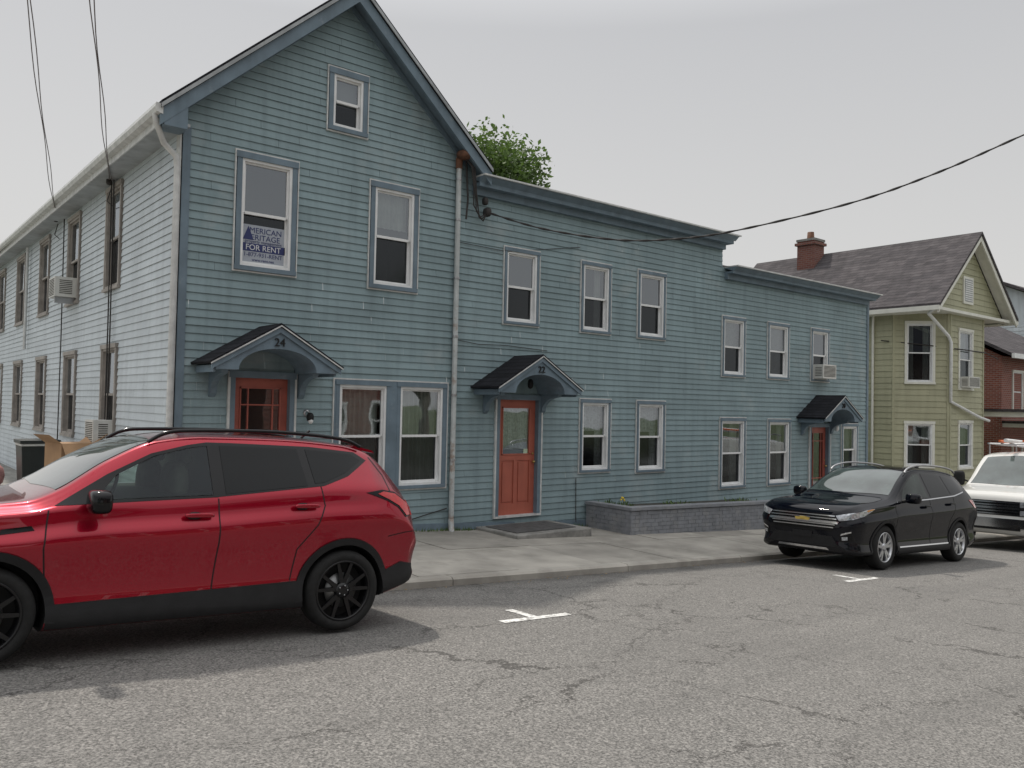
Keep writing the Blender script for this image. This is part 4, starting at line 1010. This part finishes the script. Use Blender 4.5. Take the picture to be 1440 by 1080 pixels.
stV=[(0,.80,.40,.98,.03,1.02,.70,1.05),(.05,.90,.34,1.03,.03,1.08,.78,1.12),(.15,.96,.30,1.08,.03,1.13,.82,1.18),(.5,.99,.28,1.13,.03,1.18,.86,1.24),
 (.95,1.0,.28,1.17,.04,1.25,.88,1.31),(1.15,1.0,.28,1.2,.05,1.36,.87,1.45),(1.55,1.0,.28,1.22,.05,1.72,.83,1.82),(1.85,1.0,.28,1.24,.05,1.92,.81,2.02),
 (2.3,1.0,.28,1.25,.05,1.98,.80,2.09),(5.4,1.0,.30,1.25,.05,1.98,.80,2.09),(5.6,.98,.34,1.24,.05,1.94,.78,2.02),(5.69,.93,.40,1.2,.05,1.85,.74,1.92)]
v=Car('white_cargo_van',stV,mVanW,(18.45,7.05,-.96),.98)
v.arches([(.85,.37),(4.28,.37)],.42)
v.decal([(1.02,-.78),(.96,0),(1.02,.78),(1.72,.68),(1.76,0),(1.72,-.68)],'z',1,mWind,.006)
v.both([(1.30,1.25),(2.2,1.27),(2.2,1.85),(1.85,1.82),(1.55,1.60)],mCarGlass,.006)
v.decal([(-.85,.70),(.85,.70),(.85,1.0),(-.85,1.0)],'x',-1,mGlossB,.006)
for z in (.73,.79,.85,.91,.97): v.decal([(-.86,z-.014),(.86,z-.014),(.86,z+.014),(-.86,z+.014)],'x',-1,mChrome,.02)
v.decal([(-.88,.83),(.88,.83),(.88,.875),(-.88,.875)],'x',-1,mChrome,.028)
for sd in (-1,1):
    v.decal([(sd*.60,.885),(sd*.87,.885),(sd*.87,1.0),(sd*.60,1.0)],'x',-1,mHead,.03); v.decal([(sd*.60,.715),(sd*.87,.715),(sd*.87,.82),(sd*.60,.82)],'x',-1,mHead,.03)
v.decal([(-.93,.45),(.93,.45),(.93,.64),(-.93,.64)],'x',-1,mChrome,.05); v.decal([(-.6,.40),(.6,.40),(.6,.45),(-.6,.45)],'x',-1,mBlack,.03)
mb=MB()
for sd in (-1,1):
    mb.blob((1.35,sd*1.16,1.42),(.06,.12,.17),mBlack,.5,18); mb.tube([(1.35,sd*.96,1.35),(1.35,sd*1.1,1.4)],.02,mBlack,6)
    mb.tube([(1.9,sd*.75,2.25),(5.4,sd*.75,2.25)],.02,mMetal,6)
    for x in (2.0,3.6,5.2): mb.tube([(x,sd*.75,2.0),(x,sd*.75,2.25)],.018,mMetal,6)
for x in (2.0,3.6,5.2): mb.tube([(x,-.75,2.25),(x,.75,2.25)],.02,mMetal,6)
for y in (-.45,-.1): mb.tube([(1.6,y,2.31),(5.5,y,2.31)],.025,mOrange,6)
for i in range(12): mb.tube([(1.75+i*.32,-.45,2.31),(1.75+i*.32,-.1,2.31)],.014,mMetal,6)
mb.tube([(1.7,.3,2.32),(5.2,.35,2.32)],.045,mWhite,8); mb.tube([(1.9,.5,2.31),(5.0,.5,2.31)],.03,mOrange,8)
mb.build('mirrors_and_ladder_rack',v.E)
v.wheel(.85,.37,.37,.22,.95,.24,'silver','front'); v.wheel(4.28,.37,.37,.22,.95,.24,'silver','rear'); v.finish()

# ------------------------------------------------------------------ light, sky, camera
w=bpy.data.worlds.new('World'); scene.world=w; w.use_nodes=True; nt=w.node_tree; bg=nt.nodes['Background']
EL=radians(60); AZM=radians(4)
sky=nd(nt,'ShaderNodeTexSky',sky_type='NISHITA'); sky.sun_disc=False; sky.sun_elevation=EL; sky.sun_rotation=AZM; sky.dust_density=4; sky.air_density=1.2
hs=nd(nt,'ShaderNodeHueSaturation'); hs.inputs['Saturation'].default_value=.25; nt.links.new(sky.outputs[0],hs.inputs['Color'])
tc=nd(nt,'ShaderNodeTexCoord'); sp=nd(nt,'ShaderNodeSeparateXYZ'); nt.links.new(tc.outputs['Generated'],sp.inputs[0])
rp=nd(nt,'ShaderNodeValToRGB'); nt.links.new(sp.outputs[2],rp.inputs[0])
els=rp.color_ramp.elements; els[0].position=0; els[0].color=(.80,.78,.755,1); els[1].position=1; els[1].color=(1.7,1.7,1.7,1)
for p,cc in ((.15,(.70,.695,.685)),(.42,(.565,.57,.585)),(.60,(1.1,1.11,1.13))):
    x=els.new(p); x.color=(*cc,1)
sc=mixc(nt,1.0,rp.outputs[0],(10,10,10),'MULTIPLY')
mx=mixc(nt,.85,hs.outputs[0],sc)
nt.links.new(mx,bg.inputs[0]); bg.inputs[1].default_value=.1
sl=bpy.data.lights.new('sun','SUN'); sl.energy=2.7; sl.angle=radians(2.0); sl.color=(1,.93,.84)
so=bpy.data.objects.new('sun',sl); scene.collection.objects.link(so)
dirv=Vector((-sin(AZM)*cos(EL),-cos(AZM)*cos(EL),-sin(EL))); so.rotation_euler=dirv.to_track_quat('-Z','Y').to_euler(); so.location=(0,20,30)

yaw=radians(39.0);th=radians(1.58);ro=radians(1.2)
A=Vector((sin(yaw),cos(yaw),0));R=Vector((cos(yaw),-sin(yaw),0));Z=Vector((0,0,1))
Fw=A*cos(th)+Z*sin(th);U0=-A*sin(th)+Z*cos(th)
cR=R*cos(ro)+U0*sin(ro);cU=-R*sin(ro)+U0*cos(ro)
cam=bpy.data.cameras.new('camera');cam.sensor_width=36;cam.lens=1160/1440*36;cam.clip_end=2000;cam.clip_start=.05
co=bpy.data.objects.new('camera',cam);scene.collection.objects.link(co)
m=Matrix((( cR.x,cU.x,-Fw.x,0),(cR.y,cU.y,-Fw.y,0),(cR.z,cU.z,-Fw.z,1.74),(0,0,0,1))); co.matrix_world=m
scene.camera=co
scene.view_settings.view_transform='Standard'; scene.view_settings.look='None'; scene.view_settings.exposure=0
